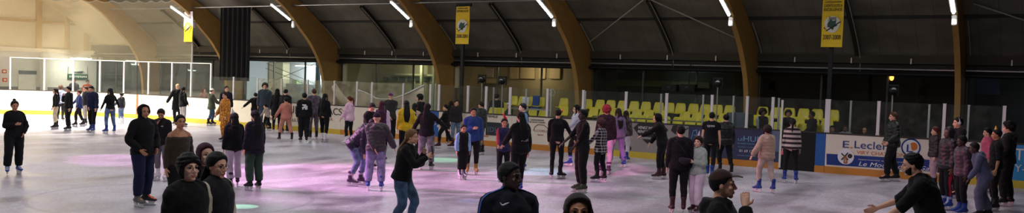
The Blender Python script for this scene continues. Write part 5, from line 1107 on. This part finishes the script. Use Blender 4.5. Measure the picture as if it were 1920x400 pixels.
# ---- right half
W('hooded person in black leaning and reaching a hand down to the left',1238,337,213,phi=-95,hair='short',top=(BK,'hoodie'),neckw='hoodup',sex='m',L='reach',R='lowfwd',lean=14,near=1,skate='maroon',feet=FR,hc='black')
W('person in a black hooded jacket with a small bag seen from behind',1270,402,234,phi=-172,hair='short',hc='black',top=((24,20,26),'jacket'),sex='m',near=2,skate='maroon',L='relax',R='down',extra=lambda root,T,HT,hands,hdir,k,Tm,HM,elb:(lambda g:(g.tube([T((-.02,-.19,.12)),T((.08,-.20,.08)),T((.19,-.16,.10))],[.05,.075,.045],12,sub=3),g.tube([T((.17,-.12,.12)),T((.02,-.165,.35)),T((-.13,-.12,.5))],[.012]*3,6,sub=3),obj('belt_bag',g,cloth_mat((40,36,44)),root,True)))(Geo()))
W('girl in a mint hoodie and white trousers smiling, with a silver party hat',1304,403,255,phi=-35,hair='fringe',hc='dark',top=((150,168,156),'hoodie'),bottom=((206,196,206),None),near=2,skate='maroon',L='chest',R='relax',pk='baggy',head=(-12,6),skin='pale',hat=('cone',(186,186,196),(-.0,-.02,.08),(.0,0,.18)),feet=FR)
W('man in a black t-shirt with white back print and blue skates',1330,333,209,phi=172,hair='short',hc='black',top=(BK,'tee'),skate='blue',sex='m',near=1,neckw='none',hat=('cap',(22,20,24)),pk='slim',feet=[(-.07,.05,0,6),(.09,-.1,0,-6)],extra=prnt(.055,m_pw,.40,-1,'KJORN',.20))
W('person in a dark jacket with a pointed dark hat beside the printed t-shirt',1357,328,211,phi=-160,hair='bun',hc='black',top=(BK,'puffer'),near=1,feet=[(-.1,.1,0,5),(.16,-.2,0,-10)],neckw='collar',hat=('cone',(30,28,34),(.02,-.02,.09),(.04,0,.1)))
W('person in a brown cap and black hoodie raising a hand in the foreground',1352,None,318,H=1.70,phi=88,hair='short',hc='black',hat=('cap',(58,38,34)),top=(BK,'hoodie'),sex='m',near=2,L='fwd',R=(.10,.215,1.58),skin='light',head=(0,2))
W('girl in a beige puffer jacket and cream trousers with blue skates',1434,362,234,phi=-140,hair='bob',hc='dark',top=((172,142,124),'puffer'),bottom=((186,166,156),None),skate='blue',near=1,neckw='hood',L='outlow',R='relax',feet=[(-.14,.12,0,14),(.18,-.12,0,-20)])
W('woman in a striped and checked sweater with a dark braid and blue skates',1481,344,221,phi=180,hair='pony',hc='black',top=((186,172,164),'slim',(44,30,36)),tkind='stripe',skate='blue',near=1,L='down',R='relax',neckw='none',hk={'hem':-.06},pk='slim',feet=[(-.16,.02,0,14),(.16,-.02,0,-14)],extra=held('pink_glove',mat('pink glove',(226,100,120),.6),0,(.06,.04,.1),'pink glove held by the woman in the striped sweater','glove'))
W('tall man in a black padded coat and black trousers facing left by the barrier',1670,341,208,phi=-75,hair='short',hc='brown',top=(BK,'puffer'),sex='m',near=1,L='pocket',R='pocket',feet=[(-.12,.15,0,10),(.12,-.15,0,-5)],neckw='high',build=1.05,pk='baggy')
W('bearded man in a black shirt leaning forward with arms spread',1752,None,308,H=1.78,phi=-85,ztop=1.74,hair='short',hc='black',top=(BK,'jacket'),sex='m',near=2,lean=20,L=(.34,.66,.98),R=(.34,.56,1.16),skin='light',head=(0,-4),neckw='collar',hk={'sleeve':.6},
  extra=lambda root,T,HT,hands,hdir,k,Tm,HM,elb:(lambda g:(star(g,(0,.024,-.032),(.0645,.070,.082),lambda rad,az,el,D:rad*(.85+.19*(1-sm(el,np.interp(az,[0,20,30,60,95],[-40,-38,-24,-14,8]),np.interp(az,[0,20,30,60,95],[-40,-38,-24,-14,8])+9))*(1-sm(az,92,104))),60,80,HM),g.tube([HT((.024,.100,-.056)),HT((0,.107,-.051)),HT((-.024,.100,-.056))],[.004*k]*3,6),link('beard',remesh(g,'beard',.004,1),hair_mat('black'),root)))(Geo()))
W('woman with long red-brown hair in a dark maroon padded jacket',1749,353,238,phi=-80,hair='longback',hc='auburn',top=((44,26,34),'puffer'),bottom=((176,140,150),None),near=1,neckw='none')
W('person in a dark hooded coat and black trousers with red side stripes',1772,394,238,phi=-60,hair='short',hc='black',top=((26,20,28),'puffer'),neckw='hoodup',sex='m',near=1,band=(170,30,54),skate='bluew',skin='brown')
W('person wearing headphones over dark hair behind the group at right',1790,372,219,phi=-70,hair='short',hc='black',hat=('phones',(200,180,200)),top=(BK2,'jacket'),sex='m',near=1,skate='black',neckw='hood')
W('boy in a dark plum padded jacket with blue skates in the right group',1801,406,254,phi=-65,hair='short',hc='black',top=((50,32,48),'puffer'),skate='blue',sex='m',near=1,skin='dark',lean=5)
W('boy in a blue-grey tracksuit leaning forward at right',1838,412,268,phi=-75,hair='buzz',hc='black',top=((72,80,104),'hoodie'),bottom=((78,84,106),None),sex='m',near=2,skin='dark',lean=20,L='lowfwd',R='low',pk='baggy',skate='black',crouch=.03,feet=[(-.12,.06,0,5),(.12,-.18,0,-8)])
W('man in black with a small gold party hat at right, facing left',1862,397,240,phi=-80,hair='short',hc='black',top=(BK,'tee'),sex='m',near=1,neckw='none',hat=('cone',(216,160,70),(-.01,-.0,.09),(0,0,.12)),skin='tan',hk={'sleeve':.55},skate='black')
W('tall person in black with dark curls behind the gold party hat',1884,387,226,phi=-100,hair='curly',hc='black',top=(BK,'jacket'),sex='m',near=1,skate='black',pk='baggy',L='pocket',feet=GL)
W('person in a pink wrap between the boys and the man with the gold hat',1846,360,240,phi=-70,hair='medium',hc='black',top=((196,84,112),'jacket'),near=0)
W('boy in a black track top with blue shoulder stripes and a white tick',956,None,303,H=1.70,phi=26,hair='buzz',hc='black',top=((22,24,34),'jacket'),near=2,sex='m',skin='dark',head=(-30,0),neckw='high',extra=track_top)
W('woman with slicked back dark hair cut off by the bottom edge',1084,None,364,H=1.66,phi=8,hair='long',hc='dark',top=(BK,'jacket'),near=2,head=(0,10),skin='tan')
# ---- seated and standing spectators behind the barrier
SIT=[(-.12,.42,0,4),(.12,.42,0,-4)]
def sit(label,px,py,row,**kw):
    Y=[30.35,31.05,31.75][row];z=[.62,.8,1.1][row];q=onY(px,py,Y);kw.setdefault('H',1.68)
    r=person(label,pos=(float(q[0]),Y,0),seated=True,noskates=True,feet=SIT,phi=kw.pop('phi',0),**kw);r.location.z=z+.02;return r
sit('seated woman with big curly dark hair and pale sleeves in the stand',1430,212,0,hair='afro',hc='black',top=(BK,'vest'),sleeve=(150,150,160),L='belly',R='belly',phi=25,skin='brown')
sit('seated person with curly hair behind the striped sweater',1478,215,0,hair='curly',hc='dark',top=(BK,'jacket'),L='belly',R='belly',skin='tan')
sit('seated person in dark clothes facing left at the right end of the seats',1523,215,0,hair='short',hc='black',top=(BK,'hoodie'),sex='m',L='fwd',phi=-70,skin='brown')
def stand(label,px,yt,Y,H,**kw):
    q=onY(px,yt,Y);kw.setdefault('phi',0);r=person(label,pos=(float(q[0]),Y,0),H=H,noskates=True,**kw);return r
stand('low seated looking person in a grey-blue top behind the barrier, left of three',1561,226,29.75,1.42,hair='short',hc='black',top=((70,80,104),'hoodie'),sex='m',skin='tan')
stand('person in a pale grey hoodie behind the barrier, middle of three',1586,223,29.8,1.46,hair='short',hc='dark',top=((130,134,140),'hoodie'),sex='m',skin='brown')
stand('person in a dark hoodie with small lettering behind the barrier, right of three',1622,226,29.75,1.44,hair='short',top=(BK,'hoodie'),neckw='hoodup',hc='black',skin='tan')
stand('dark figure standing behind the panes below the left stage projector',932,163,30.9,1.98,hair='short',hc='black',top=(BK,'jacket'),sex='m',phi=160)
stand('person in a white cap behind the panes near the left yellow seats',955,184,29.8,1.66,hair='short',hc='black',hat=('beanie',(206,206,210)),top=(BK2,'jacket'),sex='m',phi=-80)
stand('person in an orange jacket and dark cap outside the left corner panes',164,153,30.6,1.78,hair='short',hc='black',hat=('beanie',(36,44,64)),top=((226,92,48),'jacket'),sex='m',phi=30)
stand('blond person outside the left corner panes',139,151,30.6,1.82,hair='short',hc='blonde',top=((70,72,74),'jacket'),phi=0)
stand('person in a reddish coat outside the panes by the white cap',383,158,30.2,1.66,hair='long',hc='auburn',top=((120,56,56),'jacket'),phi=30)
stand('dark figure inside the white room by the cream pillar',512,152,33.9,1.78,hair='short',hc='black',top=(BK2,'jacket'),sex='m',phi=160)
# ================================================================ light
w=bpy.data.worlds.new('hall');SC.world=w;w.use_nodes=True;bg=w.node_tree.nodes['Background'];bg.inputs[0].default_value=(.5,.5,.55,1);bg.inputs[1].default_value=.03
# three more rows of hall lamps on the arches over the ice (out of the photo, above and towards the camera)
for k in range(7):
    for Y,z in ((21.3,7.3),(13.,7.9),(4.5,7.0)):
        x=XK(k)-.085;g=Geo();g.box(-.08,.08,-.75,.75,-.03,.03);o_=obj('hall_lamp',g,emit('hall tube',(245,248,255),10),label='long white hall lamp hung under a roof arch over the ice',category='lamp',group='hall lamps over the ice');o_.location=(x,Y,z)
        area('hall_lamp_light',(x,Y,z-.06),(0,0,0),.16,1.5,HALL,(.95,.95,1))
# bright corner lamps over the left end
for (x,y,z,p) in ((-43.5,25.0,7.4,ENDP),(-42.,20,7.2,ENDP),(-42.,13,7.2,ENDP),(-37.5,24.5,7.2,ENDP*.8)):
    g=Geo();g.box(-.2,.2,-.6,.6,-.04,.04);o_=obj('end_lamp',g,emit('end tube',(255,246,226),12),label='bright warm lamp above the left end of the rink',category='lamp',group='end lamps');o_.location=(x,y,z)
    area('end_lamp_light',(x,y,z-.07),(0,0,0),.4,1.2,p,(1,.96,.84),2.1);area('end_lamp_spill',(x,y,z-.08),(0,0,0),.4,1.2,p*.22,(1,.94,.8))
def wash(px,py,src,power,col,deg,blend=.6,r=.06): q=onZ(px,py);return spot('party_spot',src,tuple(map(float,q)),power,col,math.radians(deg),blend,r)
wash(600,330,(-24,12,7.6),11500,(1,.42,.88),34)
wash(720,372,(-20,10,7.6),3000,(1,.4,.9),26)
wash(1135,318,(-8,14,7.8),6500,(1,.2,.55),13)
wash(240,300,(-28,16,7.6),2600,(1,.35,.95),22)
wash(822,300,tuple(onZ(822,300)+np.array((1.,-2.,8.))),2300,(.2,1,.4),13)
wash(455,388,tuple(onZ(455,388)+np.array((1.5,-1.,7.5))),4200,(.4,1,.62),4.4,.15,.02)
wash(1000,322,tuple(onZ(1000,322)+np.array((.5,-2.,8.))),1700,(.3,.7,1),17)
wash(895,378,tuple(onZ(895,378)+np.array((.5,-1.,8.))),1300,(.4,.5,1),7)
wash(1700,380,(-8,8,7),900,(1,.4,.75),40)
# low pink stage light from the left side catching faces
spot('party_spot',(-32,18,3.6),(-2.4,20,1.6),9000,(1,.12,.28),math.radians(26),.5,.1)
